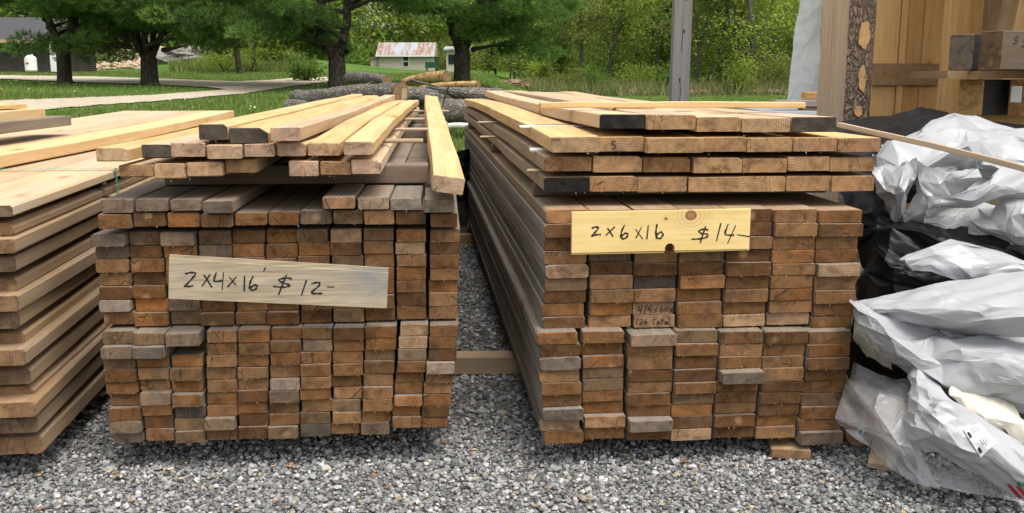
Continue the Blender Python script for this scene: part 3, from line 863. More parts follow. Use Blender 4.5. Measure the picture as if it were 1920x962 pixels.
MT['sign_yellow'] = mat_sign('fresh_sign_pine', ((.66, .45, .16), (.78, .57, .24), (.84, .66, .33)), ((kp1.x - base.x, kp1.z - base.z, .0165, (0.36, .17, .07)), (kp2.x - base.x, kp2.z - base.z, .004, (0.30, .13, .05))))
mb = MB(); plank_poly(FR, pts, SR, .018, mb)
place_world(mb, 'plank', MT['sign_yellow'], sg2)
lo_ = [FR.uz(XR(x), YR(y), SR + .005) for x, y in ((200, 403), (865, 391.5), (865, 401), (200, 414))]
lo2 = [FR.uz(XR(x), YR(y), SR + .005) for x, y in ((945, 388), (1480, 373), (1479, 382), (945, 398))]
for l in (lo_, lo2):
    mb = MB(); plank_poly(FR, l, SR + .005, .007, mb)
    place_world(mb, 'tongue', MT['sign_yellow'], sg2)
st14 = [[(348, 222), (375, 213), (392, 218), (375, 245), (345, 278), (375, 270), (408, 268)], [(460, 225), (497, 280)], [(508, 215), (448, 272)],
        [(580, 202), (560, 245), (555, 290), (580, 298), (603, 278), (598, 258), (575, 265), (558, 285)], [(662, 232), (710, 298)], [(703, 215), (665, 290)], [(752, 205), (742, 298)],
        [(815, 197), (807, 250), (812, 290), (840, 295), (858, 270), (845, 250), (820, 265), (810, 285)], [(1182, 235), (1150, 230), (1118, 242), (1135, 260), (1175, 265), (1178, 285), (1130, 298), (1068, 302)],
        [(1165, 212), (1128, 325)], [(1275, 190), (1245, 312)], [(1328, 195), (1308, 265), (1370, 272)], [(1382, 205), (1325, 330)], [(1398, 270), (1480, 283)]]
writing(FR, st14[:8], XR, YR, SR, .0048, 'lettering', sg2)
writing(FR, st14[8:], XR, YR, SR, .0048, 'lettering', sg2)
# notes on two board ends
def end_note(o, strokes, w, xf=XR, yf=YR):
    bk = (o.location - FR.o).dot(FR.d)
    writing(FR, strokes, xf, yf, bk - .0022, w, 'lettering', o)
n1 = [[(690, 785), (680, 812), (708, 812)], [(708, 780), (695, 835)], [(742, 775), (722, 840)], [(765, 785), (752, 812), (778, 812)], [(782, 785), (770, 840)], [(795, 800), (820, 825)], [(820, 795), (795, 830)],
      [(850, 790), (838, 815), (848, 828), (862, 815), (845, 812)], [(868, 800), (890, 822)], [(892, 795), (868, 828)], [(905, 790), (902, 825)], [(930, 792), (918, 815), (928, 828), (938, 815), (922, 812)]]
n2 = [[(672, 875), (668, 915)], [(690, 885), (705, 880), (708, 895), (690, 915), (715, 912)], [(738, 880), (725, 900), (735, 912), (748, 900), (730, 898)], [(795, 870), (792, 915)], [(780, 885), (810, 882)],
      [(825, 893), (815, 905), (825, 915), (835, 905), (825, 893)], [(855, 870), (850, 915)], [(842, 887), (868, 884)], [(885, 893), (872, 903), (880, 914), (890, 900), (892, 914)], [(905, 865), (902, 915)]]
end_note(UPR[(2, 1)], n1, .003)
end_note(UPR[(2, 0)], n2, .003)
end_note(s3[1], [[(705, 298), (692, 300), (690, 312), (703, 316), (704, 328), (690, 333)]], .003, X3, Y3)

# ------------------------------------------------------------------ the leftmost pile of wide boards
FW = Frame(62, 2.58, R(7.6))
GW = 'wide boards of the leftmost pile'
XC = lambda X: X / 1.335
YC = lambda Y: 160 + Y / 1.335
lay = [(30, 300, 330), (33, 343, 376), (33, 385, 422), (38, 430, 468), (40, 483, 517), (45, 527, 567), (48, 570, 610), (58, 620, 658), (62, 662, 702), (75, 710, 748), (83, 752, 790), (85, 793, 831), (92, 832, 870), (105, 881, 921)]
wz = []
for i, (X, a, b) in enumerate(lay):
    back = .03 * math.sin(i * 2.1) + RB.uniform(-.012, .012)
    u1, z1 = FW.uz(XC(X), YC(a), back); _, z0 = FW.uz(XC(X), YC(b), back)
    wz.append((u1, z0, z1, back))
    nm = ['tan', 'grey-brown', 'tan', 'grey', 'tan', 'grey-brown'][i % 6] if i else 'pale'
    o = add_board(FW, u1 - .24, u1, z0, z1, back, 4.88, (.27, .17, .095) if i % 3 else (.22, .155, .10), 'side_pale' if i == 0 else 'side_mid', 'end',
              f'wide {nm} board at the corner of the leftmost pile, {ORD[i + 1]} layer from its top', GW, ch=RB.uniform(.003, .008), yaw=R(RB.uniform(-.12, .12)), crook=RB.uniform(-.012, .012), bow=RB.uniform(-.004, .002), wane=RB.choice((0, 0, .012)) if i else 0, nseg=8)
    if i == 0:
        for k in range(1, 4):
            add_board(FW, u1 - .242 * (k + 1), u1 - .242 * k - .003, z0, z1 - .001 * k, back + .01 * k, 4.88, (.34, .24, .15), 'side_pale', 'end', f'pale wide board on top of the leftmost pile, {ORD[k + 1]} in from its corner', GW)
    if i:
        zt_ = wz[i - 1][1]
        cross(FW, u1 - .3, u1 + .010, .88 + .01 * math.sin(i), z1 + .0005, zt_ - .0005, .035, 'black_lath', 'lath', f'dark spacer in the leftmost pile, under its {ORD[i]} layer from the top', 'lath', 'spacers of the leftmost pile', 'end_char') if 'black_lath' in MT else None
    if i == 0:
        MT['black_lath'] = plain('dark_spacer', (.035, .032, .03), .8)
mb = MB()
for i, (u1, z0, z1, back) in enumerate(wz[1:]):
    for k in (1, 2, 3):
        c = FW.pt(u1 - .243 * k - .121, 2.47, (z0 + z1) / 2)
        mb.box(c, (.236, 4.84, z1 - z0), 0, Matrix.Rotation(FW.a, 3, 'Z'))
o = mb.build('lumber', MT['side_mid'])
tag(o, 'inner boards filling the leftmost pile behind its corner boards', 'lumber', kind='stuff')
for D_ in (.7, 2.5, 4.4):
    cross(FW, wz[-1][0] - .9, wz[-1][0] - .10, D_, .003, wz[-1][1] - .001, .09, 'timber', 'bearer', f'dark bearer under the leftmost pile, {["near its front", "at its middle", "at its back"][int(D_ / 2)]}', 'timber', 'bearers of the leftmost pile')
# boards lying on that pile
FU = Frame(0, 2.5, R(2.8)); FU.o = Vector((-1.85, 2.5, 0))
z0 = wz[0][2] + .004
for k in range(4):
    add_board(FU, -.195 * (k + 1) + .003, -.195 * k, z0 + .002 * k, z0 + .048 + .001 * k, .0, 4.78 - .03 * k, (.5, .36, .24), 'side_fresh' if k == 0 else 'side_pale', 'end_fresh',
              f'long pale board lying loose along the leftmost pile, {ORD[k + 1]} from its aisle side', 'loose boards on the leftmost pile', pitch=R(.45), bow=-.012, nseg=8)
for px, py0, py1, D_, L, w, sd, nm in ((134, 217, 235, 4.75, 2.6, .2, 'side_old', 'grey weathered board lying across the back of the leftmost pile'), (86, 203, 222, 4.6, 2.4, .15, 'side_fresh', 'yellow fresh board stacked above the grey one on the leftmost pile'),
                                       (50, 194, 202, 4.5, 2.3, .12, 'side_fresh', 'topmost short yellow board on the leftmost pile')):
    a, b = at(px, py0, D_), at(px, py1, D_)
    mb = board_mesh(w, a.z - b.z, L, None, RB, ch=.003, nseg=3)
    o = mb.build('board', [MT[sd], MT['end_fresh']])
    an = FU.a
    o.location = (b.x - w / 2 + L * math.sin(an), b.y - L * math.cos(an), b.z)
    o.rotation_euler = (0, 0, an); o.color = (.5, .38, .26, 1)
    tag(o, nm, 'board')
# teal strapping band
MT['strap'] = plain('teal_strap', (.01, .36, .27), .4, .5, var=.2, scale=40)
ue, ze0, ze1, _ = wz[0]
mb = MB()
path = [(-.75, .004, 0), (-.5, .005, .01), (-.3, .008, -.01), (-.12, .006, .0), (.004, .005, .0)]
vs = []
for u, dz, dw in path:
    for s in (-.009, .009):
        vs.append(FW.pt(ue + u, 1.02 + dw + s, ze1 + dz))
for s in (-.009, .009):
    vs.append(FW.pt(ue + .008, 1.02 + s, ze0 - .06))
mb.add(vs, [(2 * i, 2 * i + 2, 2 * i + 3, 2 * i + 1) for i in range(5)])
tag(mb.build('strap', MT['strap']), 'thin teal plastic strapping band over the top of the leftmost pile', 'strap')

# torn fibres along the sawn ends
g = np.random.default_rng(77)
def unit_(v): return v / np.linalg.norm(v)
fv = []
for o in [q for q in COL.objects if q.name.startswith(('two_by', 'board')) and q.data is not None and 2.3 < q.location.y < 3.1]:
    w = o.dimensions.x if o.dimensions.x else .09
    bb = o.data.vertices
    xs = [v_.co.x for v_ in bb]; zs = [v_.co.z for v_ in bb]
    M4 = Matrix.Translation(o.location) @ o.rotation_euler.to_matrix().to_4x4()
    for k in range(g.poisson(2.2)):
        x = g.uniform(min(xs), max(xs)); z = min(zs) + .001 if g.random() < .75 else g.uniform(min(zs), max(zs))
        b0 = np.array((x, .001, z)); d = unit_(np.array((g.normal(0, .6), -g.uniform(.1, .5), -abs(g.normal(0, .7)) if z < .005 else g.normal(0, .5))))
        L = g.uniform(.003, .011)
        s_ = np.array((.0006, 0, .0003))
        for p in (b0 - s_, b0 + s_, b0 + d * L):
            fv.append(tuple(M4 @ Vector(p)))
mb = MB(); mb.add(fv, [(3 * i, 3 * i + 1, 3 * i + 2) for i in range(len(fv) // 3)])
tag(mb.build('splinters', plain('wood_fibre', (.50, .38, .24), .8)), 'pale torn wood fibres along the sawn board ends', 'splinters', kind='stuff')

# wood chips and dry leaves fallen on the gravel
g = np.random.default_rng(15)
n = 170
xyc = np.stack([g.uniform(-1.9, 1.7, n), 2.2 + .75 * g.uniform(0, 1, n) ** .7], -1)
v, f, c = stones(xyc, g.uniform(.004, .011, n), g.uniform(.014, .019, n), g, [((.50, .36, .2), .5), ((.30, .16, .08), .3), ((.62, .5, .34), .2)])
v = v.reshape(n, 12, 3); cz = v[:, :, 2].mean(1, keepdims=True); v[:, :, 2] = cz + (v[:, :, 2] - cz) * .22
tag(np_mesh('wood_chips', v.reshape(-1, 3), f, 3, MT['gravel'], col=c), 'small tan wood chips scattered on the gravel', 'wood chips', kind='stuff')

# ------------------------------------------------------------------ crumpled plastic sheets
def mat_wrap(name, c, rough=0.42, trans=0.0, clear=0.0, dirt=0.25, spec=0.4):
    m = M(name, rough, spec)
    o = m.obj()
    n1 = m.noise(o, 7.0, 4.0, 0.6)
    n2 = m.noise(o, 60.0, 3.0, 0.6)
    cc = m.mix(m.maprange(n1, .52, .75, 0, dirt), c, tuple(x * f for x, f in zip(c, (.72, .66, .55))))
    m.color(cc)
    m.bump(n2, .12, .004)
    out = m.b.outputs[0]
    if trans:
        t = m.n('BsdfTranslucent', {'Color': c})
        mx = m.n('MixShader', {0: trans}); m.nt.links.new(out, mx.inputs[1]); m.nt.links.new(t.outputs[0], mx.inputs[2]); out = mx.outputs[0]
    if clear:
        t = m.n('BsdfTransparent', {'Color': (.95, .96, .97, 1)})
        fac = m.maprange(n1, .3, .7, clear - .12, clear + .12)
        mx = m.n('MixShader', {0: fac}); m.nt.links.new(out, mx.inputs[1]); m.nt.links.new(t.outputs[0], mx.inputs[2]); out = mx.outputs[0]
    m.nt.links.new(out, m.nt.nodes['Material Output'].inputs[0])
    return m.mat
MT['wrap_white'] = mat_wrap('white_lumber_wrap', (.385, .39, .405), .34, trans=.04)
MT['wrap_sheet'] = mat_wrap('white_sheeting', (.80, .81, .82), .5, trans=.4, dirt=.05)
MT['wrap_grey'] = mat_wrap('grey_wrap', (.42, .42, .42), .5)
MT['wrap_beige'] = mat_wrap('soiled_wrap', (.62, .57, .48), .5, dirt=.6)
MT['wrap_black'] = mat_wrap('black_plastic', (.008, .008, .009), .42, spec=.2)
MT['wrap_clear'] = mat_wrap('clear_plastic', (.62, .63, .64), .25, clear=.62, dirt=.1, spec=.6)

def spline_grid(ctrl, nu, nv):
    """Catmull-Rom surface through a small grid of measured points"""
    C = np.array(ctrl, float)
    def interp(A, n):
        m_ = A.shape[0]
        P = np.concatenate([2 * A[:1] - A[1:2], A, 2 * A[-1:] - A[-2:-1]], 0)
        t = np.linspace(0, m_ - 1 - 1e-9, n)
        i = t.astype(int); f = (t - i)[:, None, None]
        p0, p1, p2, p3 = P[i], P[i + 1], P[i + 2], P[i + 3]
        return 0.5 * (2 * p1 + (p2 - p0) * f + (2 * p0 - 5 * p1 + 4 * p2 - p3) * f ** 2 + (3 * p1 - p0 - 3 * p2 + p3) * f ** 3)
    S = interp(C, nv)
    S = interp(S.transpose(1, 0, 2), nu).transpose(1, 0, 2)
    return S
def crumple(name, rows, mat, label, cat='plastic sheet', group=None, cell=.055, amp=.014, folds=(), seed=0, levels=3, edge=.5, floor=0.006, parent=None, tens=1.0, soft=False, crisp=20):
    g = np.random.default_rng(seed)
    ctrl = [[tuple(at(*p)) for p in r] for r in rows]
    C = np.array(ctrl)
    lu = np.linalg.norm(np.diff(C, axis=1), axis=2).sum(1).max(); lv = np.linalg.norm(np.diff(C, axis=0), axis=2).sum(0).max()
    nu, nv = max(6, int(lu / (cell * 1.25)) + 2), max(5, int(lv / (cell * .75)) + 2)
    HI = 6
    S = spline_grid(ctrl, nu * HI, nv * HI)
    du = np.gradient(S, axis=1); dv = np.gradient(S, axis=0)
    N = np.cross(du, dv); N /= np.maximum(np.linalg.norm(N, axis=2, keepdims=True), 1e-9)
    if N[..., 1].mean() > 0: N = -N
    # jittered coarse lattice on the fine surface
    jj, ii = np.meshgrid(np.linspace(0, nv * HI - 1, nv), np.linspace(0, nu * HI - 1, nu), indexing='ij')
    j_ = g.uniform(-.42, .42, jj.shape) * HI; i_ = g.uniform(-.42, .42, ii.shape) * HI
    j_[0] *= edge; j_[-1] *= edge; i_[:, 0] *= edge; i_[:, -1] *= edge
    J = np.clip(jj + j_, 0, nv * HI - 1); I = np.clip(ii + i_, 0, nu * HI - 1)
    Ji, Ii = J.astype(int), I.astype(int)
    P = S[Ji, Ii]; Nn = N[Ji, Ii]
    d = g.normal(0, amp, jj.shape)
    U = I / (nu * HI) * lu; V = J / (nv * HI) * lv
    for th, per, a in folds:
        t = (U * math.cos(th) + V * math.sin(th)) / per + .35 * np.sin(U * 5 + seed) * np.cos(V * 4 + seed * 2) + g.uniform()
        d += a * (np.abs((t % 1) * 4 - 2) - 1)
    P = P + Nn * d[..., None]
    tris = []
    for a in range(nv - 1):
        for b in range(nu - 1):
            q = (a * nu + b, a * nu + b + 1, (a + 1) * nu + b + 1, (a + 1) * nu + b)
            if g.random() < .5: tris += [(q[0], q[2], q[1]), (q[0], q[3], q[2])]
            else: tris += [(q[0], q[3], q[1]), (q[1], q[3], q[2])]
    v = np.concatenate([P, Nn, U[..., None], V[..., None]], 2).reshape(-1, 8); tris = np.array(tris)
    jit = amp * .22
    for lvl in range(levels):
        e = np.concatenate([tris[:, [0, 1]], tris[:, [1, 2]], tris[:, [2, 0]]])
        es = np.sort(e, 1)
        key = es[:, 0].astype(np.int64) * (len(v) + 1) + es[:, 1]
        uq, first, inv = np.unique(key, return_index=True, return_inverse=True)
        mid = (v[es[first, 0]] + v[es[first, 1]]) / 2
        mid[:, :3] += g.normal(0, jit, (len(uq), 3))
        nT = len(tris); o = len(v)
        m0, m1, m2 = inv[:nT] + o, inv[nT:2 * nT] + o, inv[2 * nT:] + o
        v = np.concatenate([v, mid])
        tris = np.concatenate([np.stack([tris[:, 0], m0, m2], 1), np.stack([m0, tris[:, 1], m1], 1), np.stack([m2, m1, tris[:, 2]], 1), np.stack([m0, m1, m2], 1)])
        jit *= .45
        if soft and lvl == levels - 2:
            acc = np.zeros_like(v); cnt = np.zeros(len(v))
            for a, b in ((0, 1), (1, 2), (2, 0)):
                np.add.at(acc, tris[:, a], v[tris[:, b]]); np.add.at(cnt, tris[:, a], 1)
                np.add.at(acc, tris[:, b], v[tris[:, a]]); np.add.at(cnt, tris[:, b], 1)
            v[:, :3] = v[:, :3] * .72 + .28 * (acc / np.maximum(cnt, 1)[:, None])[:, :3]
    # tension folds: long sharp-crested wrinkles along the sheet and fans out of pinched corners
    uu, vv = v[:, 6] / lu, v[:, 7] / lv
    dd = np.zeros(len(v))
    ten = tens * min(1.0, lu / .5)
    for k in range(5):
        th = g.normal(1.45, .45); per = g.uniform(.05, .13)
        t = (v[:, 6] * math.cos(th) + v[:, 7] * math.sin(th)) / per + .5 * np.sin(v[:, 6] * g.uniform(4, 9) + k) + g.uniform()
        cu, cv = g.uniform(0, 1), g.uniform(0, 1)
        mask = np.exp(-(((uu - cu) / g.uniform(.2, .45)) ** 2) - ((vv - cv) / g.uniform(.2, .4)) ** 2)
        dd += ten * per * .10 * mask * ((1 - np.abs((t % 1) * 2 - 1)) ** 1.15)
    for k in range(3):
        cu, cv = g.choice([-.02, 1.02, g.uniform(0, 1)]), g.uniform(0, 1)
        du_, dv_ = v[:, 6] - cu * lu, v[:, 7] - cv * lv
        r_ = np.hypot(du_, dv_); an = np.arctan2(dv_, du_)
        dd += ten * .014 * np.clip(r_ / .06, 0, 1) * np.exp(-r_ / .16) * (1 - np.abs((an * g.integers(3, 6) / math.pi + g.uniform()) % 2 - 1)) ** 1.5
    nn = v[:, 3:6] / np.maximum(np.linalg.norm(v[:, 3:6], axis=1, keepdims=True), 1e-9)
    v = v[:, :3] + nn * dd[:, None]
    v[:, 2] = np.maximum(v[:, 2], floor)
    o = np_mesh(name, v, tris.reshape(-1), 3, mat, smooth=True, parent=parent)
    if crisp: o.data.set_sharp_from_angle(angle=R(crisp))
    return tag(o, label, cat, group)

GPW = 'white lumber wrap heaped beside the $14 stack'
crumple('plastic_sheet', [[(1555, 230, 4.4), (1660, 214, 4.4), (1770, 204, 4.4), (1785, 222, 4.4), (1950, 235, 4.3)], [(1555, 262, 4.0), (1680, 248, 4.05), (1770, 232, 4.1), (1850, 246, 4.1), (1960, 258, 4.0)], [(1565, 300, 3.6), (1650, 300, 3.6), (1730, 296, 3.8), (1850, 290, 3.9), (1960, 290, 3.85)], [(1575, 380, 3.45), (1650, 380, 3.45), (1730, 380, 3.5), (1850, 380, 3.5), (1960, 380, 3.5)]],
        MT['wrap_black'], 'black plastic sheet at the top of the heap, in front of the pine wall', group='black plastic in the heap', cell=0.127, amp=0.0082, seed=1)
crumple('plastic_sheet', [[(1690, 268, 3.5), (1735, 240, 3.62), (1785, 222, 3.7), (1850, 238, 3.68), (1960, 250, 3.65)], [(1642, 294, 3.3), (1720, 284, 3.32), (1790, 262, 3.4), (1860, 268, 3.4), (1960, 284, 3.36)], [(1640, 322, 3.18), (1715, 318, 3.15), (1790, 300, 3.2), (1860, 305, 3.2), (1960, 318, 3.18)], [(1655, 350, 3.22), (1715, 345, 3.22), (1790, 340, 3.25), (1860, 345, 3.25), (1960, 350, 3.22)]],
        MT['wrap_white'], 'crumpled white wrap on top of the heap, under the long thin stick', group=GPW, cell=0.098, amp=0.0138, folds=((.9, .33, .03), (2.2, .21, .012)), seed=5)
crumple('plastic_sheet', [[(1640, 300, 3.20), (1690, 305, 3.12), (1722, 300, 3.10)], [(1638, 335, 3.12), (1685, 345, 3.05), (1712, 345, 3.06)], [(1655, 375, 3.13), (1680, 385, 3.06), (1705, 390, 3.08)], [(1672, 420, 3.2), (1682, 430, 3.14), (1694, 440, 3.14)]],
        MT['wrap_white'], 'pointed flap of white wrap hanging beside the newer board ends', group=GPW, cell=0.081, amp=0.0082, folds=((.2, .16, .012),), seed=6)
crumple('plastic_sheet', [[(1722, 302, 3.12), (1760, 318, 3.02), (1800, 322, 3.02), (1835, 315, 3.08)], [(1712, 345, 3.06), (1745, 352, 2.98), (1780, 345, 3.02), (1825, 340, 3.08)], [(1702, 385, 3.06), (1735, 385, 3.0), (1765, 375, 3.08), (1800, 365, 3.12)], [(1692, 408, 3.08), (1712, 430, 3.04), (1735, 428, 3.1), (1745, 400, 3.14)]],
        MT['wrap_white'], 'grey-shadowed fold of white wrap running down to a point mid heap', group=GPW, cell=0.081, amp=0.0082, folds=((1.0, .2, .012),), seed=7)
crumple('plastic_sheet', [[(1738, 388, 3.06), (1790, 368, 3.0), (1850, 350, 2.98), (1895, 318, 3.02), (1960, 330, 3.0)], [(1736, 392, 2.98), (1795, 378, 2.93), (1850, 362, 2.91), (1900, 345, 2.92), (1960, 355, 2.9)], [(1735, 400, 3.0), (1790, 385, 2.98), (1850, 378, 2.96), (1905, 370, 2.92), (1960, 375, 2.9)]],
        MT['wrap_white'], 'long ridge of white wrap sloping across the upper heap', group=GPW, cell=0.069, amp=0.0069, seed=8)
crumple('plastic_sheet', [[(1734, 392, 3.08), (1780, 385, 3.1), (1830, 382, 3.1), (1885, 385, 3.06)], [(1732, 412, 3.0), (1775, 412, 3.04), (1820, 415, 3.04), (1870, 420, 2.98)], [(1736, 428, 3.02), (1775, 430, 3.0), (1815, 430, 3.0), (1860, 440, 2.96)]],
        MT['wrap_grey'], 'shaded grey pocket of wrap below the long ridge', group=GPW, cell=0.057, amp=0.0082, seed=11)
crumple('plastic_sheet', [[(1880, 385, 3.0), (1900, 362, 2.95), (1960, 355, 2.92)], [(1840, 418, 2.97), (1890, 402, 2.88), (1960, 395, 2.85)], [(1815, 428, 2.98), (1885, 440, 2.88), (1960, 440, 2.84)], [(1850, 438, 2.98), (1895, 455, 2.92), (1960, 462, 2.9)]],
        MT['wrap_white'], 'rounded bulge of white wrap above the black band', group=GPW, cell=0.081, amp=0.0082, folds=((.6, .2, .01),), seed=12)
crumple('plastic_sheet', [[(1570, 345, 3.4), (1640, 352, 3.3), (1700, 425, 3.2), (1800, 424, 3.12), (1960, 455, 3.1)], [(1604, 420, 3.2), (1660, 408, 3.08), (1720, 440, 3.0), (1830, 442, 2.92), (1960, 485, 2.92)], [(1602, 480, 3.15), (1660, 460, 2.98), (1740, 490, 2.92), (1840, 500, 2.93), (1960, 530, 2.9)], [(1604, 560, 3.12), (1655, 545, 2.93), (1740, 550, 2.86), (1850, 560, 2.86), (1960, 570, 2.86)],
                          [(1604, 660, 3.1), (1660, 680, 2.92), (1750, 690, 2.85), (1850, 700, 2.8), (1960, 700, 2.8)], [(1604, 760, 3.1), (1680, 790, 2.9), (1760, 810, 2.82), (1850, 830, 2.75), (1960, 840, 2.7)]],
        MT['wrap_black'], 'black plastic sheet bunched against the end of the $14 stack', group='black plastic in the heap', cell=0.103, amp=0.0138, folds=((.5, .26, .02),), seed=9)
crumple('plastic_sheet', [[(1690, 490, 2.86), (1740, 457, 2.86), (1810, 450, 2.88), (1880, 476, 2.84), (1960, 500, 2.8)], [(1698, 494, 2.82), (1760, 482, 2.80), (1820, 485, 2.79), (1880, 498, 2.79), (1960, 508, 2.76)], [(1712, 499, 2.82), (1770, 514, 2.79), (1800, 532, 2.79), (1870, 524, 2.78), (1960, 520, 2.76)]],
        MT['wrap_white'], 'small smooth flap of white wrap lying between black plastic folds', group=GPW, cell=0.086, amp=0.0042, seed=3)
crumple('plastic_sheet', [[(1600, 566, 2.86), (1680, 552, 2.8), (1770, 534, 2.77), (1850, 522, 2.75), (1965, 503, 2.72)], [(1618, 580, 2.76), (1690, 572, 2.7), (1780, 566, 2.64), (1860, 562, 2.61), (1965, 556, 2.57)], [(1640, 588, 2.72), (1700, 592, 2.68), (1790, 598, 2.60), (1870, 606, 2.55), (1965, 606, 2.5)], [(1652, 592, 2.76), (1710, 600, 2.73), (1800, 614, 2.70), (1880, 630, 2.62), (1965, 640, 2.58)]],
        MT['wrap_white'], 'long smooth roll of white wrap across the middle of the heap', group=GPW, cell=0.098, amp=0.0055, folds=((1.4, .35, .008),), seed=14)
crumple('plastic_sheet', [[(1598, 568, 2.82), (1630, 572, 2.74), (1740, 628, 2.78), (1800, 616, 2.74), (1965, 634, 2.66)], [(1602, 596, 2.72), (1650, 606, 2.66), (1740, 640, 2.66), (1820, 640, 2.60), (1965, 662, 2.53)], [(1625, 625, 2.72), (1680, 650, 2.62), (1750, 680, 2.58), (1840, 690, 2.52), (1965, 702, 2.46)], [(1665, 650, 2.74), (1700, 690, 2.66), (1760, 716, 2.6), (1850, 738, 2.53), (1965, 748, 2.46)], [(1690, 692, 2.78), (1720, 708, 2.74), (1780, 740, 2.68), (1860, 764, 2.62), (1965, 775, 2.57)]],
        MT['wrap_white'], 'wide wrinkled white wrap below the smooth roll in the heap', group=GPW, cell=0.081, amp=0.0089, folds=((2.3, .22, .014), (.4, .3, .012)), seed=22)
crumple('plastic_sheet', [[(1604, 590, 2.86), (1640, 612, 2.82), (1680, 640, 2.80)], [(1602, 625, 2.84), (1635, 655, 2.80), (1672, 672, 2.80)], [(1606, 640, 2.88), (1636, 672, 2.86), (1675, 690, 2.86)]],
        MT['wrap_beige'], 'soiled end of wrap tucked under the white folds beside the board ends', group=GPW, cell=0.057, amp=0.0069, seed=31)
lowbag = crumple('plastic_sheet', [[(1712, 704, 2.64), (1740, 699, 2.6), (1790, 740, 2.6), (1860, 790, 2.58), (1965, 850, 2.55)], [(1704, 740, 2.56), (1745, 742, 2.48), (1800, 776, 2.46), (1870, 822, 2.43), (1965, 880, 2.38)], [(1701, 778, 2.53), (1740, 792, 2.44), (1800, 822, 2.40), (1870, 862, 2.35), (1965, 922, 2.29)], [(1720, 840, 2.52), (1750, 848, 2.46), (1800, 878, 2.42), (1870, 916, 2.37), (1965, 960, 2.32)]],
        MT['wrap_white'], 'lowest white wrap with a printed label, resting on the gravel', group=GPW, cell=0.069, amp=0.0062, folds=((.8, .25, .012),), seed=40)
crumple('plastic_sheet', [[(1775, 716, 2.60), (1800, 722, 2.58), (1850, 742, 2.56), (1900, 765, 2.54)], [(1785, 735, 2.52), (1830, 768, 2.47), (1880, 790, 2.45), (1935, 815, 2.42)], [(1800, 748, 2.55), (1850, 800, 2.50), (1885, 822, 2.50), (1940, 860, 2.46)]],
        MT['wrap_beige'], 'stained beige fold of wrap above the printed label', group=GPW, cell=0.057, amp=0.0055, seed=51)
crumple('plastic_sheet', [[(1602, 680, 2.9), (1640, 702, 2.75), (1690, 706, 2.72), (1722, 716, 2.7)], [(1588, 740, 2.78), (1640, 752, 2.62), (1690, 762, 2.58), (1718, 770, 2.58)], [(1580, 792, 2.74), (1640, 812, 2.56), (1690, 832, 2.5), (1726, 842, 2.48)], [(1600, 806, 2.72), (1660, 866, 2.55), (1720, 908, 2.475), (1762, 914, 2.47)]],
        MT['wrap_clear'], 'clear plastic sheet draped over log ends at the foot of the $14 stack', group='clear plastic at the foot of the heap', cell=0.081, amp=0.0069, folds=((.2, .22, .012),), seed=60)
crumple('plastic_sheet', [[(1715, 846, 2.55), (1790, 872, 2.52), (1860, 905, 2.47), (1930, 930, 2.43)], [(1718, 878, 2.50), (1780, 892, 2.48), (1850, 916, 2.45), (1930, 936, 2.42)], [(1722, 908, 2.475), (1790, 921, 2.46), (1850, 931, 2.44), (1930, 944, 2.42)]],
        MT['wrap_clear'], 'clear plastic strip lying flat on the gravel under the white wrap', group='clear plastic at the foot of the heap', cell=0.081, amp=0.0027, seed=63)

# printed label and striped print on the lowest wrap
def flat_on(parent, name, quad, mat, lift):
    """thin print pressed onto the wrap: corners measured, projected onto the sheet by ray"""
    dg = bpy.context.evaluated_depsgraph_get()
    n = 9
    vs = []
    c = Vector((0, 0, CAM_H))
    for j in range(n):
        for i in range(n):
            a = np.array(quad[0]) * (1 - i / (n - 1)) + np.array(quad[1]) * (i / (n - 1))
            b = np.array(quad[3]) * (1 - i / (n - 1)) + np.array(quad[2]) * (i / (n - 1))
            p = a * (1 - j / (n - 1)) + b * (j / (n - 1))
            r = ray(*p).normalized()
            hit, loc_, nrm, _ = parent.ray_cast(c, r)
            if not hit:
                loc_ = at(p[0], p[1], 2.4)
            vs.append(loc_ - r * lift)
    mb = MB()
    mb.add(vs, [(j * n + i, (j + 1) * n + i, (j + 1) * n + i + 1, j * n + i + 1) for j in range(n - 1) for i in range(n - 1)])
    return mb.build(name, mat, parent, smooth=True)
MT['paper'] = plain('label_paper', (.80, .81, .80), .5, var=.04)
MT['print_red'] = plain('red_print', (.42, .015, .03), .5, var=.1)
MT['print_green'] = plain('green_print', (.03, .16, .09), .5, var=.1)
MT['print_grey'] = plain('grey_print', (.22, .22, .23), .6, var=.3, scale=150)
bpy.context.view_layer.update()
XL = lambda X: 1560 + X / 2.989
YL = lambda Y: 640 + Y / 2.989
def LQ(q): return [(XL(x), YL(y)) for x, y in q]
flat_on(lowbag, 'label_panel', LQ([(735, 492), (830, 458), (920, 565), (835, 652)]), MT['paper'], .004)
def lbl(u, v):  # position on the label: u along its text rows, v down
    q = LQ([(735, 492), (830, 458), (920, 565), (835, 652)])
    a = np.array(q[0]) * (1 - u) + np.array(q[3]) * u
    b = np.array(q[1]) * (1 - u) + np.array(q[2]) * u
    return tuple(b * (1 - v) + a * v)
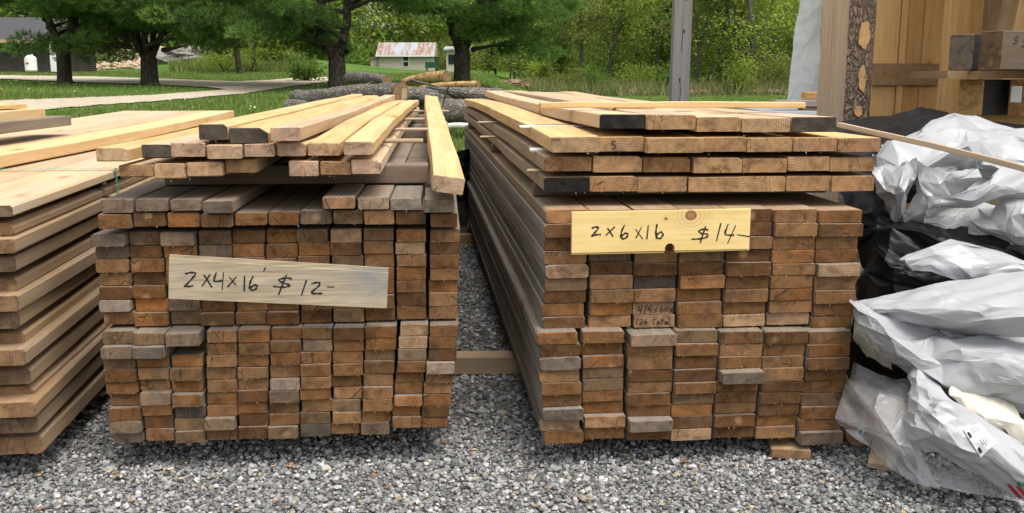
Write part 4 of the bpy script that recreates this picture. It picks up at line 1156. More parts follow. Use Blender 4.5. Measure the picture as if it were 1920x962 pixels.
def ink_strokes(parent, name, strokes, width, mat, lift):
    """pen or print strokes pressed onto a crumpled sheet"""
    c = Vector((0, 0, CAM_H)); mb = MB()
    for S in strokes:
        pts = []
        for a, b in zip(S[:-1], S[1:]):
            for t in (0, .34, .67): pts.append((a[0] + (b[0] - a[0]) * t, a[1] + (b[1] - a[1]) * t))
        pts.append(S[-1]); P = []
        for p in pts:
            r = ray(*p).normalized(); hit, l_, nn, _ = parent.ray_cast(c, r)
            P.append((l_ if hit else at(p[0], p[1], 2.4)) - r * lift)
        vs = []
        for i, p in enumerate(P):
            d = (P[min(i + 1, len(P) - 1)] - P[max(i - 1, 0)]).normalized()
            s = d.cross((p - c).normalized()).normalized() * width / 2
            vs += [p + s, p - s]
        mb.add(vs, [(2 * i, 2 * i + 1, 2 * i + 3, 2 * i + 2) for i in range(len(P) - 1)])
    return mb.build(name, mat, parent)
rows_ = []
rr = random.Random(4)
for blk, (ua, ub, va, vb) in enumerate(((.05, .42, .12, .62), (.52, .88, .10, .55))):
    for k in range(5):
        v_ = lerp(va, vb, k / 4); rows_.append([lbl(ua, v_), lbl(lerp(ua, ub, rr.uniform(.55, 1)), v_)])
ink_strokes(lowbag, 'printed_rows', rows_, .0025, MT['print_grey'], .0055)
SEG = {'0': 'abcdef', '1': 'bc', '2': 'abged', '3': 'abgcd', '6': 'afedcg', '9': 'abcdfg', '5': 'afgcd', '8': 'abcdefg'}
def digits(txt, u0, v0, du, h, fpos):
    out = []
    for k, ch in enumerate(txt):
        P = {'tl': (0, 0), 'tr': (1, 0), 'ml': (0, .5), 'mr': (1, .5), 'bl': (0, 1), 'br': (1, 1)}
        ends = {'a': ('tl', 'tr'), 'b': ('tr', 'mr'), 'c': ('mr', 'br'), 'd': ('bl', 'br'), 'e': ('ml', 'bl'), 'f': ('tl', 'ml'), 'g': ('ml', 'mr')}
        for s in SEG[ch]:
            a, b = ends[s]
            out.append([fpos(u0 + du * (k + .65 * P[q][0]), v0 + h * P[q][1]) for q in (a, b)])
    return out
ink_strokes(lowbag, 'printed_number', digits('1920', .12, .80, .055, .12, lbl), .003, MT['ink'], .0055)
ink_strokes(lowbag, 'printed_number', digits('960', .74, .80, .055, .12, lbl), .003, MT['ink'], .0055)
for k in range(3):
    x = 975 + 52 * k; y = 800 + 12 * k
    flat_on(lowbag, 'red_stripe', LQ([(x, y), (x + 22, y + 2), (x + 95, y + 82), (x + 72, y + 84)]), MT['print_red'], .004)
ink_strokes(lowbag, 'green_print', [[(XL(1035), YL(800)), (XL(1062), YL(795))], [(XL(1048), YL(785)), (XL(1052), YL(815))], [(XL(1066), YL(790)), (XL(1080), YL(812))], [(XL(1066), YL(812)), (XL(1080), YL(790))]], .005, MT['print_green'], .004)

# things under the clear plastic
MT['bark_pale'] = plain('peeled_log', (.36, .25, .13), .8, var=.4, scale=14, bump=.5)
a = at(1612, 815, 2.84)
lg = empty('log', (a.x, a.y, .055), 'short peeled log with a paper tag under the clear plastic', 'log')
mb = MB(); mb.tube([(0, 0, 0), (.01, .3, 0), (.03, .8, 0)], [.043, .044, .042], 14, 0, True, 1)
o = mb.build('trunk', [MT['bark_pale'], MT['end']], lg, smooth=False); o.color = (.36, .24, .13, 1)
mb = MB(); mb.box((.0, -.0015, .006), (.022, .001, .034), 0, Matrix.Rotation(R(20), 3, 'Y')); mb.build('tag', MT['paper'], lg)
mb = MB(); mb.box((.0, -.0024, .006), (.012, .0006, .02), 0, Matrix.Rotation(R(20), 3, 'Y')); mb.build('tag_print', MT['print_green'], lg)
a = at(1625, 838, 2.70)
mb = board_mesh(.075, .016, .9, None, RB, ch=.002, nseg=2)
o = mb.build('board', [MT['side_pale'], MT['end_fresh']]); o.location = (a.x + .03, 2.66, .012); o.rotation_euler = (0, 0, R(-24)); o.color = (.5, .4, .27, 1)
tag(o, 'thin pale board on the gravel below the tagged log', 'board')
for px, py, D_, rz, w, t, nm in ((1655, 800, 2.72, -8, .07, .06, 'orange-brown block beneath the clear plastic'), (1695, 800, 2.70, -12, .06, .05, 'brown offcut beneath the clear plastic beside the white wrap')):
    p = at(px, py, D_)
    mb = board_mesh(w, t, .5, None, RB, ch=.004, nseg=2)
    o = mb.build('offcut', [MT['side_mid'], MT['end']]); o.location = (p.x, p.y, max(.02, p.z - .03)); o.rotation_euler = (0, 0, R(rz)); o.color = (.42, .2, .09, 1)
    tag(o, nm, 'offcut')
# long thin stick leaning over the heap
a, b = at(1572, 238, 3.35), at(1955, 330, 2.75)
dv = b - a
mb = board_mesh(.03, .016, dv.length, None, RB, ch=.0015, nseg=6, bow=.004)
o = mb.build('stick', [MT['sticker'], MT['end_fresh']]); o.location = a
o.rotation_euler = (math.asin(dv.z / dv.length), 0, math.atan2(-dv.x, dv.y)); o.color = (.55, .4, .26, 1)
tag(o, 'long thin wooden stick lying across the heap of white wrap', 'stick')

# tarps at the far end of the aisle
GT = 'tarps at the far end of the aisle'
crumple('tarp', [[(846, 292, 7.0), (862, 284, 6.95), (884, 280, 7.0)], [(846, 330, 6.9), (864, 330, 6.85), (884, 330, 7.0)], [(846, 372, 6.9), (864, 376, 6.85), (886, 375, 7.0)], [(846, 440, 6.9), (862, 432, 6.9), (872, 425, 7.0)]],
        MT['wrap_grey'], 'pale grey lower edge of the tarp hanging in the aisle', 'tarp', GT, cell=.07, amp=.012, seed=71)
crumple('tarp', [[(840, 290, 6.8), (862, 283, 6.75), (886, 278, 6.9)], [(840, 330, 6.7), (864, 330, 6.7), (886, 325, 6.9)], [(840, 385, 6.7), (860, 378, 6.7), (878, 360, 6.9)]],
        MT['wrap_black'], 'dark tarp hanging between the far ends of the two stacks', 'tarp', GT, cell=.07, amp=.012, seed=72)

# ------------------------------------------------------------------ open pine shed
def mat_bark(name, lo, hi, sx=22.0, sz=7.0, edge=.75):
    m = M(name, .95, .1)
    v, r, inf = shifted(m)
    n1 = m.noise(m.scaled(v, (sx, sx, sz)), 1.0, 5.0, .65, .8)
    wv = m.vmath('ADD', m.scaled(v, (sx * 1.1, sx * 1.1, sz * 1.3)), m.vmath('MULTIPLY', m.n('TexNoise', {'Vector': m.scaled(v, (sx, sx, sz)), 'Scale': 1.3, 'Detail': 3.0}).outputs['Color'], (2.2, 2.2, 2.2)).outputs[0]).outputs[0]
    vo = m.n('TexVoronoi', {'Vector': wv, 'Scale': 1.0}, feature='DISTANCE_TO_EDGE').outputs[0]
    c = m.mix(n1, lo, hi)
    c = m.mix(m.maprange(vo, 0, .18, edge, 0), c, tuple(x * .35 for x in lo))
    m.color(c)
    m.bump(m.math('ADD', m.maprange(vo, 0, .25, 0, 1), n1), .9, .02)
    return m.mat
MT['bark'] = mat_bark('pine_bark', (.16, .115, .085), (.32, .24, .18), 34.0, 13.0, .35)
MT['bark_far'] = mat_bark('tree_bark', (.055, .045, .036), (.13, .11, .09), 9.0, 3.0)
MT['bark_grey'] = mat_bark('grey_bark', (.10, .09, .078), (.26, .24, .21), 12.0, 5.0)
MT['sapwood'] = mat_side('sawn_slab', (.40, .28, .17), (.52, .40, .27), (.62, .51, .37), grey=.2, greycol=(.40, .35, .30))
MT['sapwood_post'] = mat_side('sawn_slab_upright', (.42, .29, .18), (.58, .44, .30), (.68, .56, .41), grey=.2, greycol=(.5, .40, .31), vertical=True, knots=False)
MT['plank_warm'] = mat_side('pine_plank', (.46, .25, .09), (.63, .37, .15), (.70, .46, .21), saw=.2)
MT['plank_dark'] = mat_side('aged_pine_plank', (.22, .12, .05), (.31, .18, .08), (.40, .25, .12), grey=.15, saw=.2)
MT['post_grey'] = mat_side('weathered_post', (.15, .138, .13), (.24, .225, .215), (.32, .305, .295), grey=.3, greycol=(.25, .24, .235))
def upright(parent, name, px_b, py_b, D_, w, t, z0, z1, mat, lean=0.0, tilt=0.0, color=(.4, .28, .16), end='end', rz=0.0, x=None):
    """board standing on end: its length runs up"""
    p = at(px_b, py_b, D_)
    mb = board_mesh(w, t, z1 - z0, None, RB, ch=.003, nseg=3, bow=RB.gauss(0, .003))
    o = mb.build(name, [MT[mat], MT[end]], parent)
    base_ = Vector((p.x if x is None else x, D_, z0)) - (parent.location if parent is not None else Vector())
    o.location = base_
    o.rotation_euler = (R(90) - tilt, lean, rz)
    o.rotation_mode = 'XYZ'
    o.color = (*color, 1)
    return o
shed = empty('shed', (2.6, 6.0, 0), 'open pine lean-to shed with bark log post and vertical plank wall', 'shed')
DW = 6.7
x0 = at(1634, 140, DW).x
edges = [1634, 1679, 1690, 1722, 1760]
for k in range(4):
    xa, xb = at(edges[k], 140, DW).x, at(edges[k + 1], 140, DW).x
    upright(shed, 'plank', 0, 0, DW - (.02 if k == 1 else 0), xb - xa - .003, .024, .02, 3.0, 'plank_warm', x=(xa + xb) / 2, color=(.5, .3, .13))
xw = at(1625, 140, DW).x
xx = at(1762, 140, DW).x
k = 0
while xx < 5.6:         # the wall goes on behind the beams
    w = .11 + .05 * ((k * 7) % 3) / 2
    upright(shed, 'plank', 0, 0, DW + .06, w - .004, .024, .02, 3.0, 'plank_dark' if k % 3 else 'plank_warm', x=xx + w / 2, color=(.4, .24, .1))
    xx += w; k += 1
mb = MB(); mb.box((xw + 1.9, DW + .12, 1.5), (4.1, .02, 2.98)); mb.build('backing', MT['plank_dark'], shed).matrix_parent_inverse = Matrix.Translation(-shed.location)
# rail nailed across the planks
a, b = at(1628, 160, DW - .05), at(1763, 119, DW - .05)
mb = board_mesh(b.x - a.x + .02, b.z - a.z, .03, None, RB, ch=.003, nseg=1)
o = mb.build('rail', [MT['plank_dark'], MT['plank_dark']], shed); o.location = Vector(((a.x + b.x) / 2, DW - .062, a.z)) - shed.location; o.color = (.3, .18, .09, 1)
for pxa, pxb, D_, mt in ((1760, 1797, 6.1, 'plank_warm'), (1797, 1820, 6.35, 'plank_warm')):
    xa, xb = at(pxa, 140, D_).x, at(pxb, 140, D_).x
    upright(shed, 'stud', 0, 0, D_, xb - xa, .09, .0, 3.0, mt, x=(xa + xb) / 2, color=(.5, .32, .15))
# leaning boards stored in the shed
for k, (px, w, mt) in enumerate(((1838, .10, 'plank_dark'), (1856, .05, 'side_fresh'), (1880, .13, 'plank_warm'), (1895, .04, 'side_fresh'), (1915, .12, 'plank_warm'), (1935, .05, 'side_fresh'))):
    xx = at(px, 60, 5.9).x
    o = upright(None, 'board', 0, 0, 5.75 - .004 * k, w, .03, .01, 2.6, mt, x=xx - .13, color=(.45, .3, .15), lean=R(6), tilt=R(-4))
    tag(o, ['dark knotty board', 'narrow pale batten', 'wide tan board', 'slim pale strip', 'broad brown board', 'pale edging board'][k] + ' leaning upright inside the shed behind the beams', 'board', 'boards leaning inside the shed')
# unseen shed roof that shades the interior; edge pulled back to light the sheet
mb = MB()
for k in range(12):
    mb.box((5.25, 4.3 + .4 * k, 3.06 + .05 * k + .0), (5.0, .385, .03), 0, Matrix.Rotation(R(7), 3, 'X'))
mb.build('roof', MT['plank_dark'], shed).matrix_parent_inverse = Matrix.Translation(-shed.location)
# bark log post, sawn flat on one side
DPOST = 5.2
pb = at(1588, 215, DPOST); pt = at(1600, 0, DPOST)
mb = MB(); n = 56
rad_ = .148
nz = 110
vs = []
for j in range(nz + 1):
    z = 3.0 * j / nz
    for k in range(n):
        th = 2 * math.pi * k / n
        r = rad_ * (1 + .03 * math.sin(2 * th + z)) + .010 * noise.noise((math.cos(th) * 5, math.sin(th) * 5, z * 6)) + .011 * abs(noise.noise((math.cos(th) * 7, math.sin(th) * 7, z * 16))) + .006 * noise.noise((math.cos(th) * 16, math.sin(th) * 16, z * 40))
        x, y = r * math.cos(th), r * math.sin(th)
        # flat sawn face: plane facing front-left
        nx, ny = -math.sin(R(78)), -math.cos(R(78))
        d = x * nx + y * ny - .055
        if d > 0:
            x -= nx * d; y -= ny * d
        vs.append((x, y, z))
fs, mi = [], []
for j in range(nz):
    for k in range(n):
        a_, b_ = j * n + k, j * n + (k + 1) % n
        fs.append((a_, b_, b_ + n, a_ + n))
        flat = all((vs[q][0] * -math.sin(R(78)) + vs[q][1] * -math.cos(R(78))) > .0545 for q in (a_, b_))
        mi.append(1 if flat else 0)
mb.v, mb.f, mb.m = vs, fs, mi
lp = mb.build('log_post', [MT['bark'], MT['sapwood_post'] if 'sapwood_post' in MT else MT['sapwood']], shed, smooth=False)
lp.location = Vector((pb.x - .045, DPOST, 0)) - shed.location
lp.color = (.5, .4, .28, 1)
MT['bare'] = plain('bare_sapwood', (.42, .25, .11), .7, var=.45, scale=22)
for px, py, hw, hh in ((1616, 66, .032, .075), (1612, 148, .026, .062), (1604, 208, .022, .03)):
    p = at(px, py, DPOST - .1)
    cx, cy = pb.x - .045, DPOST
    th0 = math.atan2(p.y - cy - .02, p.x - cx)
    th0 = -math.acos(max(-1, min(1, (p.x - cx) / rad_)))
    vs = [None]
    m_ = 36
    rim = []
    for q in range(m_):
        t = 2 * math.pi * q / m_
        s = 1 + .10 * math.sin(2 * t + px) + .07 * math.sin(5 * t + px * 2) + .05 * math.sin(9 * t)
        rim.append((th0 + hw * s * math.cos(t) / rad_, hh * s * math.sin(t)))
    f = lambda th, dz, r: Vector((r * math.cos(th), r * math.sin(th), p.z + dz))
    vs = [f(th0, 0, rad_ + .004)] + [f(a_, b_, rad_ + .005) for a_, b_ in rim] + [f(a_, b_, rad_ - .02) for a_, b_ in rim]
    mb = MB(); mb.add(vs, [(0, 1 + q, 1 + (q + 1) % m_) for q in range(m_)] + [(1 + q, 1 + m_ + q, 1 + m_ + (q + 1) % m_, 1 + (q + 1) % m_) for q in range(m_)])
    mb.build('bare_patch', MT['bare'], lp)
# shelf and the beams on and under it
DSH = 4.55
zsh = at(1850, 133, DSH).z
zlo = at(1850, 147, DSH).z
xs0 = at(1773, 140, DSH).x
mb = MB(); mb.box((xs0 + .9, DSH + .28, (zsh + zlo) / 2), (1.8, .60, zsh - zlo))
sh = empty('shelf', (xs0 + .9, DSH + .28, 0), 'rough plank shelf carrying beams inside the shed', 'shelf')
place_world(mb, 'shelf_board', MT['plank_dark'], sh)
for dx in (1.2, 1.7):
    mb = MB(); mb.box((xs0 + dx, DSH + .5, (zlo - .02) / 2), (.07, .07, zlo - .024)); place_world(mb, 'leg', MT['plank_dark'], sh)
GB = 'beams stored on the shed shelf'
MT['beam_dark'] = mat_side('dark_beam', (.028, .025, .023), (.05, .046, .042), (.085, .078, .07), knots=False)
MT['beam_brown'] = mat_side('brown_beam', (.09, .058, .034), (.15, .10, .06), (.22, .15, .095), grey=.3, greycol=(.15, .125, .10))
MT['end_rough'] = mat_end('chainsawn_end', ring=.15, dirt=.6)
MT['end_yellow'] = mat_end('fresh_chainsawn_end', ring=.2, dirt=.1)
def beam(px, D_, ang, w, h, L, z0, side, end, color, label):
    p = at(px, 140, D_)
    mb = board_mesh(w, h, L, None, RB, ch=.005, nseg=2)
    o = mb.build('beam', [MT[side], MT[end]]); o.location = (p.x, D_, z0); o.rotation_euler = (0, 0, R(ang)); o.color = (*color, 1)
    return tag(o, label, 'beam', GB)
hb = .165
beam(1798, DSH + .02, -62, .125, hb, 1.5, zsh + .002, 'beam_dark', 'end_rough', (.20, .17, .145), 'grey rough-ended dark beam on the shed shelf, beside the upright stud')
b2 = beam(1853, DSH - .20, -72, .13, hb + .005, 1.5, zsh + .002, 'beam_brown', 'end', (.22, .15, .095), 'brown beam on the shed shelf with $25 pencilled on its side')
zz = zlo - .172
beam(1823, DSH + .05, -58, .125, .165, 1.4, zz, 'beam_dark', 'end_yellow', (.52, .34, .14), 'dark beam with a fresh yellow chainsawn end under the shed shelf')
b4 = beam(1922, DSH - .05, -55, .13, .165, 1.3, zz, 'beam_brown', 'end', (.42, .23, .09), 'brown beam end with a white paper label under the shed shelf')
mb = MB(); mb.box((-.03, -.003, .10), (.05, .001, .075)); mb.build('paper_label', MT['paper'], b4)
for px, D_ in ((1830, DSH + .1), (1905, DSH + .15)):
    pass
# rack bearer that carries the lower beams
xr = at(1800, 140, DSH + .15).x
rk = empty('rack', (xr + .5, DSH + .2, 0), 'timber trestle under the lower beams in the shed', 'rack')
mb = MB(); mb.box((xr + .55, DSH + .2, zz - .036), (1.3, .09, .07)); place_world(mb, 'rail', MT['plank_warm'], rk)
for dx in (.06, 1.1):
    mb = MB(); mb.box((xr + dx, DSH + .2, (zz - .072) / 2), (.07, .07, zz - .073)); place_world(mb, 'leg', MT['plank_warm'], rk)
# pencilled price on the brown beam
mb = MB()
def beam_ink(strokes):
    for k, S in enumerate(strokes):
        for (a0, b0), (a1, b1) in zip(S[:-1], S[1:]):
            d = Vector((a1 - a0, b1 - b0)); nn = Vector((-d.y, d.x)).normalized() * .0018
            mb.add([(.0658 + .00005 * k, a0 + nn.x, b0 + nn.y), (.0658 + .00005 * k, a1 + nn.x, b1 + nn.y), (.0658 + .00005 * k, a1 - nn.x, b1 - nn.y), (.0658 + .00005 * k, a0 - nn.x, b0 - nn.y)], [(0, 1, 2, 3)])
beam_ink([[(.085, .142), (.06, .138), (.065, .13), (.085, .125), (.08, .115), (.055, .115)], [(.078, .15), (.064, .108)], [(.105, .125), (.125, .125), (.118, .11), (.105, .10), (.13, .10)], [(.16, .122), (.145, .12), (.143, .11), (.158, .105), (.15, .095), (.14, .096)], [(.175, .10), (.2, .088)]])
mb.m = [0] * len(mb.f)
mb.build('lettering', MT['ink'], b2)

# weathered post
pA = at(1270, 187, 8.4)
wp = 31 * 8.4 / 1800
po = upright(None, 'post', 0, 0, 8.4, wp, wp, 0, 3.4, 'post_grey', x=at(1271, 100, 8.4).x, color=(.2, .18, .17), rz=R(0), lean=R(.4))
tag(po, 'weathered grey square wooden post behind the $14 stack', 'post')
mb = MB()
zc = [(.012 * math.sin(k * 1.7) - .01, .9 + k * .12) for k in range(14)]
for (xa, ya), (xb, yb) in zip(zc[:-1], zc[1:]):
    mb.add([(xa - .003, ya, wp + .0006), (xa + .003, ya, wp + .0006), (xb + .003, yb, wp + .0006), (xb - .003, yb, wp + .0006)], [(0, 1, 2, 3)])
mb.build('crack', MT['ink'], po)
for kx, ky, kr in ((.012, 1.52, .013), (-.01, 1.12, .012), (.02, 1.78, .01)):
    mb = MB(); mb.add([(kx + kr * .7 * math.cos(t), ky + kr * 1.5 * math.sin(t), wp + .0009) for t in np.linspace(0, 2 * math.pi, 13)[:-1]], [tuple(range(12))]); mb.build('knot', MT['beam_dark'], po)

# white sheet hanging by the log post
crumple('tarp', [[(1506, -120, 7.6), (1540, -120, 7.5), (1580, -120, 7.5)], [(1500, 0, 7.6), (1530, 0, 7.45), (1575, 0, 7.5)], [(1489, 60, 7.6), (1525, 60, 7.5), (1570, 60, 7.5)], [(1481, 130, 7.6), (1520, 130, 7.5), (1565, 130, 7.5)], [(1472, 215, 7.6), (1515, 218, 7.5), (1560, 220, 7.5)], [(1462, 330, 7.6), (1510, 330, 7.5), (1556, 330, 7.5)]],
        MT['wrap_sheet'], 'white sheet hanging beside the bark log post of the shed', 'tarp', None, cell=.16, amp=.005, folds=((.1, .6, .006),), seed=81, tens=.5, soft=True)
# trim boards on a wrapped bundle
bx = at(1545, 215, 6.4)
zb_ = at(1500, 207, 6.3).z
mb = MB(); mb.box((bx.x - .12, 6.7, zb_ / 2), (.55, 1.0, zb_))
o = mb.build('bundle', MT['wrap_white']); tag(o, 'white wrapped bundle carrying trim boards by the log post', 'bundle')
bv = o.modifiers.new('bevel', 'BEVEL'); bv.width = .03; bv.segments = 2
MT['trim_mauve'] = plain('primed_trim', (.36, .28, .25), .6, var=.12)
z = zb_
for l, rpx, h, w, mt, nm in ((1505, 1550, .018, .1, 'side_pale', 'short pale trim board lowest on the white bundle by the log post'), (1455, 1550, .042, .14, 'trim_mauve', 'long mauve primed trim board on the white bundle'), (1510, 1550, .045, .1, 'plank_warm', 'tan moulded trim board uppermost on the white bundle')):
    xa, xb = at(l, 195, 6.3).x, at(rpx, 195, 6.3).x
    mb = board_mesh(w, h, xb - xa + .25, None, RB, ch=.004, nseg=2)
    o = mb.build('board', [MT[mt], MT[mt]]); o.location = (xa, 6.35, z + .002); o.rotation_euler = (0, 0, R(-90)); o.color = (.5, .4, .3, 1)
    tag(o, nm, 'board', 'trim boards by the log post'); z += h + .004

# ------------------------------------------------------------------ trees and plants
def tri_cloud(base, direc, length, width, g):
    """thin needle or blade triangles: base points, unit directions, lengths, widths"""
    n = len(base)
    side = np.cross(direc, g.normal(size=(n, 3)))
    side /= np.maximum(np.linalg.norm(side, axis=1, keepdims=True), 1e-6)
    a = base + side * width[:, None] / 2
    b = base - side * width[:, None] / 2
    c = base + direc * length[:, None]
    return np.stack([a, b, c], 1).reshape(-1, 3)
def leaf_cloud(cen, size, g, up=0.35):
    """leaf-sized quads, randomly turned, loosely facing up"""
    n = len(cen)
    nr = g.normal(size=(n, 3)); nr[:, 2] = np.abs(nr[:, 2]) + up
    nr /= np.linalg.norm(nr, axis=1, keepdims=True)
    t = np.cross(nr, g.normal(size=(n, 3))); t /= np.maximum(np.linalg.norm(t, axis=1, keepdims=True), 1e-6)
    b = np.cross(nr, t)
    s = size[:, None]
    return np.stack([cen - t * s * .5, cen + b * s * .32, cen + t * s * .5, cen - b * s * .32], 1).reshape(-1, 3)
def unit(v): return v / np.maximum(np.linalg.norm(v, axis=-1, keepdims=True), 1e-9)

PINE_D, PINE_L = np.array((.070, .135, .042)), np.array((.22, .34, .09))
def pine(px, py, D_, seed, label, height=8.5, spread=3.6, forks=4, low=1.5, dens=1.0, tuft=.17, group='pines along the lane', trunk_r=.26, lean=0.0, base=None, keep=0):
    g = np.random.default_rng(seed)
    p = at(px, py, D_) if base is None else Vector(base)
    root = empty('pine_tree', (p.x, p.y, gz(p.x, p.y) - .05), label, 'tree', group)
    mb = MB()
    fork_h = g.uniform(.7, 1.0)
    mb.tube([(0, 0, 0), (0, 0, .12), (.01, 0, .4), (.02, 0, fork_h), (.02, 0, fork_h + .25), (.02, 0, fork_h + .4)], [trunk_r * 1.35, trunk_r * 1.08, trunk_r, trunk_r * .98, trunk_r * .7, trunk_r * .2], 12)
    limbs = []
    tops = []
    for k in range(forks):
        az = 2 * math.pi * (k + g.uniform(-.2, .2)) / forks
        out = g.uniform(.5, 1.1) if forks > 1 else .1
        pts = [np.array((.01, 0, fork_h - .15))]
        H = height * g.uniform(.75, 1.0)
        nst = 7
        for s in range(1, nst + 1):
            q = s / nst
            r = out * (q ** .55) * 1.5
            pts.append(np.array((math.cos(az) * r + g.normal(0, .06), math.sin(az) * r + g.normal(0, .06), fork_h + (H - fork_h) * q)))
        mb.tube(pts, [trunk_r * (.95 / forks ** .62 if forks > 1 else .95) * (1 - .88 * s / nst) + .012 for s in range(nst + 1)], 8)
        tops.append(pts)
    # boughs
    cl_c, cl_r, cl_t, cl_d = [], [], [], []
    nb = int(38 * forks ** .5 * 1.25)
    for k in range(nb):
        pts = tops[k % forks]
        q = (k // forks + g.uniform(0, 1)) / (nb / forks)
        h = low + (height - low) * q ** 1.15
        hh = np.array([s[2] for s in pts])
        hx = min(h, hh[-1])
        st = np.array([np.interp(hx, hh, [s[i] for s in pts]) for i in range(3)])
        st[2] = max(.9, st[2] - g.uniform(.1, .6))
        az = g.uniform(0, 2 * math.pi)
        oa = math.atan2(st[1], st[0])
        if forks > 1 and g.random() < .7: az = oa + g.normal(0, .8)
        L = spread * (1 - .62 * ((h - low) / (height - low))) * g.uniform(.55, 1.0)
        dv = np.array((math.cos(az), math.sin(az), 0))
        if keep and h < 2.5 and dv[0] * keep > .25: dv[0] *= -1
        rise = g.uniform(.0, .35) * L
        bp = [st + dv * L * t + np.array((0, 0, rise * t + .25 * math.sin(t * 3) * .4)) + g.normal(0, .04, 3) for t in np.linspace(0, 1, 5)]
        mb.tube(bp, [.05 + .012 * L, .04, .03, .02, .008], 5, caps=False)
        nc = max(2, int(L / .55))
        for c in range(nc):
            t = g.uniform(.35, 1.05)
            cc = st + dv * L * t + np.array((0, 0, rise * t)) + np.array((*g.normal(0, .30 * L * .3 + .12, 2), g.normal(.05, .12)))
            cl_c.append(cc); cl_r.append(g.uniform(.38, .68)); cl_t.append(g.uniform(0, 1) ** 1.3); cl_d.append(1.0 if cc[2] < 4.1 else .16)
    mb.build('trunk', MT['bark_far'], root, smooth=True)
    bases, dirs, lens, wids, cols = [], [], [], [], []
    for cc, r, t, dd in zip(cl_c, cl_r, cl_t, cl_d):
        nt = int(62 * dens * dd * (r / .5) ** 2)
        if nt < 2: continue
        d = unit(g.normal(size=(nt, 3)))
        rr = g.uniform(.25, 1, (nt, 1)) ** .5
        pos = cc + d * rr * np.array((r, r, r * .45))
        ax = unit(d * np.array((1, 1, .5)) + np.array((0, 0, .55)))
        k = 7
        sc = 1.0 if dd == 1 else 1.6
        dd_ = unit(np.repeat(ax, k, 0) + g.normal(0, .55, (nt * k, 3)))
        bases.append(np.repeat(pos, k, 0)); dirs.append(dd_)
        lens.append(g.uniform(.7, 1.2, nt * k) * tuft * sc); wids.append(np.full(nt * k, .024 * sc))
        mixv = np.clip(t + g.normal(0, .22, (nt, 1)), 0, 1)
        col = PINE_D * (1 - mixv) + PINE_L * mixv
        cols.append(np.repeat(np.repeat(col, k, 0), 3, 0))
    V = tri_cloud(np.concatenate(bases), np.concatenate(dirs), np.concatenate(lens), np.concatenate(wids), g)
    np_mesh('crown', V, np.arange(len(V)), 3, MT['needle'], root, np.concatenate(cols))
    return root

pine(122, 157, 30, 101, 'pine nearest the dark house, between it and the forked pine', forks=2, low=1.6, spread=4.2, dens=1.2, keep=-1, trunk_r=.21)
pine(281, 159, 29.5, 102, 'low-forking pine with a vase of stems beside the lane', forks=5, low=1.6, spread=4.0, dens=1.2, trunk_r=.25)
pine(632, 160, 28, 103, 'pine behind the logs with boughs sweeping low over the lane', forks=3, low=1.55, spread=4.0, trunk_r=.25, dens=1.3, keep=1)
pine(866, 153, 31, 104, 'dense dark pine standing in front of the small shed, behind the logs', forks=3, low=1.6, spread=3.9, trunk_r=.26, dens=1.4, keep=-1)

LEAFC = {'spring': ((.15, .215, .036), (.33, .41, .085)), 'green': ((.06, .12, .025), (.15, .25, .045)), 'olive': ((.12, .155, .04), (.25, .27, .08)), 'dark': ((.022, .045, .016), (.05, .085, .026)), 'bloom': ((.42, .42, .30), (.62, .60, .46))}
def broadleaf(base, seed, label, height=9.0, spread=2.6, low=1.5, leaves=9000, leaf=.16, pal='spring', group='trees along the wood edge', trunk_r=.11, stems=1, name='tree', bark='bark_grey', cat='tree', clump=.55, lean=.3, vis=6.5):
    g = np.random.default_rng(seed)
    x, y = base
    root = empty(name, (x, y, gz(x, y) - .05), label, cat, group)
    mb = MB()
    tips = []
    def grow(p, d, L, r, lev):
        n = 4
        pts = [p]; rad = [r]
        dd = d
        for k in range(n):
            dd = unit(dd + g.normal(0, .13 if lev == 0 else .2, 3) + np.array((0, 0, .05)))
            pts.append(pts[-1] + dd * L / n); rad.append(r * (1 - .6 * (k + 1) / n))
        mb.tube(pts, rad, 7 if lev == 0 else 4, caps=False)
        if lev == 0:
            nb = int(9 + 2.2 * height)
            for k in range(nb):
                t = low / height + (1 - low / height) * (k + g.uniform(0, 1)) / nb
                t = min(t, .98); i = min(int(t * n), n - 1); f = t * n - i
                q = pts[i] + (pts[i + 1] - pts[i]) * f
                az = g.uniform(0, 2 * math.pi)
                bl = spread * (1 - .55 * t) * g.uniform(.45, 1.0)
                grow(q, unit(np.array((math.cos(az), math.sin(az), g.uniform(.1, .9)))), bl, r * .34 * (1.1 - t), 1)
        elif lev == 1:
            tips.append(pts[-1]); tips.append(pts[2])
            for k in range(3):
                i = g.integers(1, 4)
                az = unit(dd + g.normal(0, .7, 3))
                grow(pts[i], az, L * g.uniform(.35, .6), r * .45, 2)
        else:
            tips.append(pts[-1]); tips.append(pts[2])
    for s in range(stems):
        off = np.array((g.normal(0, .25), g.normal(0, .25), 0)) * (stems > 1)
        grow(off, unit(np.array((g.normal(0, .08) + off[0] * lean, g.normal(0, .08) + off[1] * lean, 1.0))), height * g.uniform(.8, 1), trunk_r * g.uniform(.75, 1.05), 0)
    mb.build('trunk', MT[bark], root, smooth=True)
    T = np.array(tips)
    w = np.where(T[:, 2] < vis, 1.0, .35); w /= w.sum()
    idx = g.choice(len(T), leaves, p=w)
    tt = g.uniform(0, 1, len(T)) ** 1.2
    cen = T[idx] + g.normal(0, 1, (leaves, 3)) * np.array((clump, clump, clump * .6)) * .6
    cen[:, 2] = np.maximum(cen[:, 2], .15)
    V = leaf_cloud(cen, leaf * g.uniform(.6, 1.25, leaves), g)
    lo_, hi_ = (np.array(q) for q in LEAFC[pal])
    mixv = np.clip(tt[idx][:, None] + g.normal(0, .2, (leaves, 1)), 0, 1)
    np_mesh('crown', V, np.arange(len(V)), 4, MT['leaf'], root, np.repeat(lo_ * (1 - mixv) + hi_ * mixv, 4, 0))
    return root
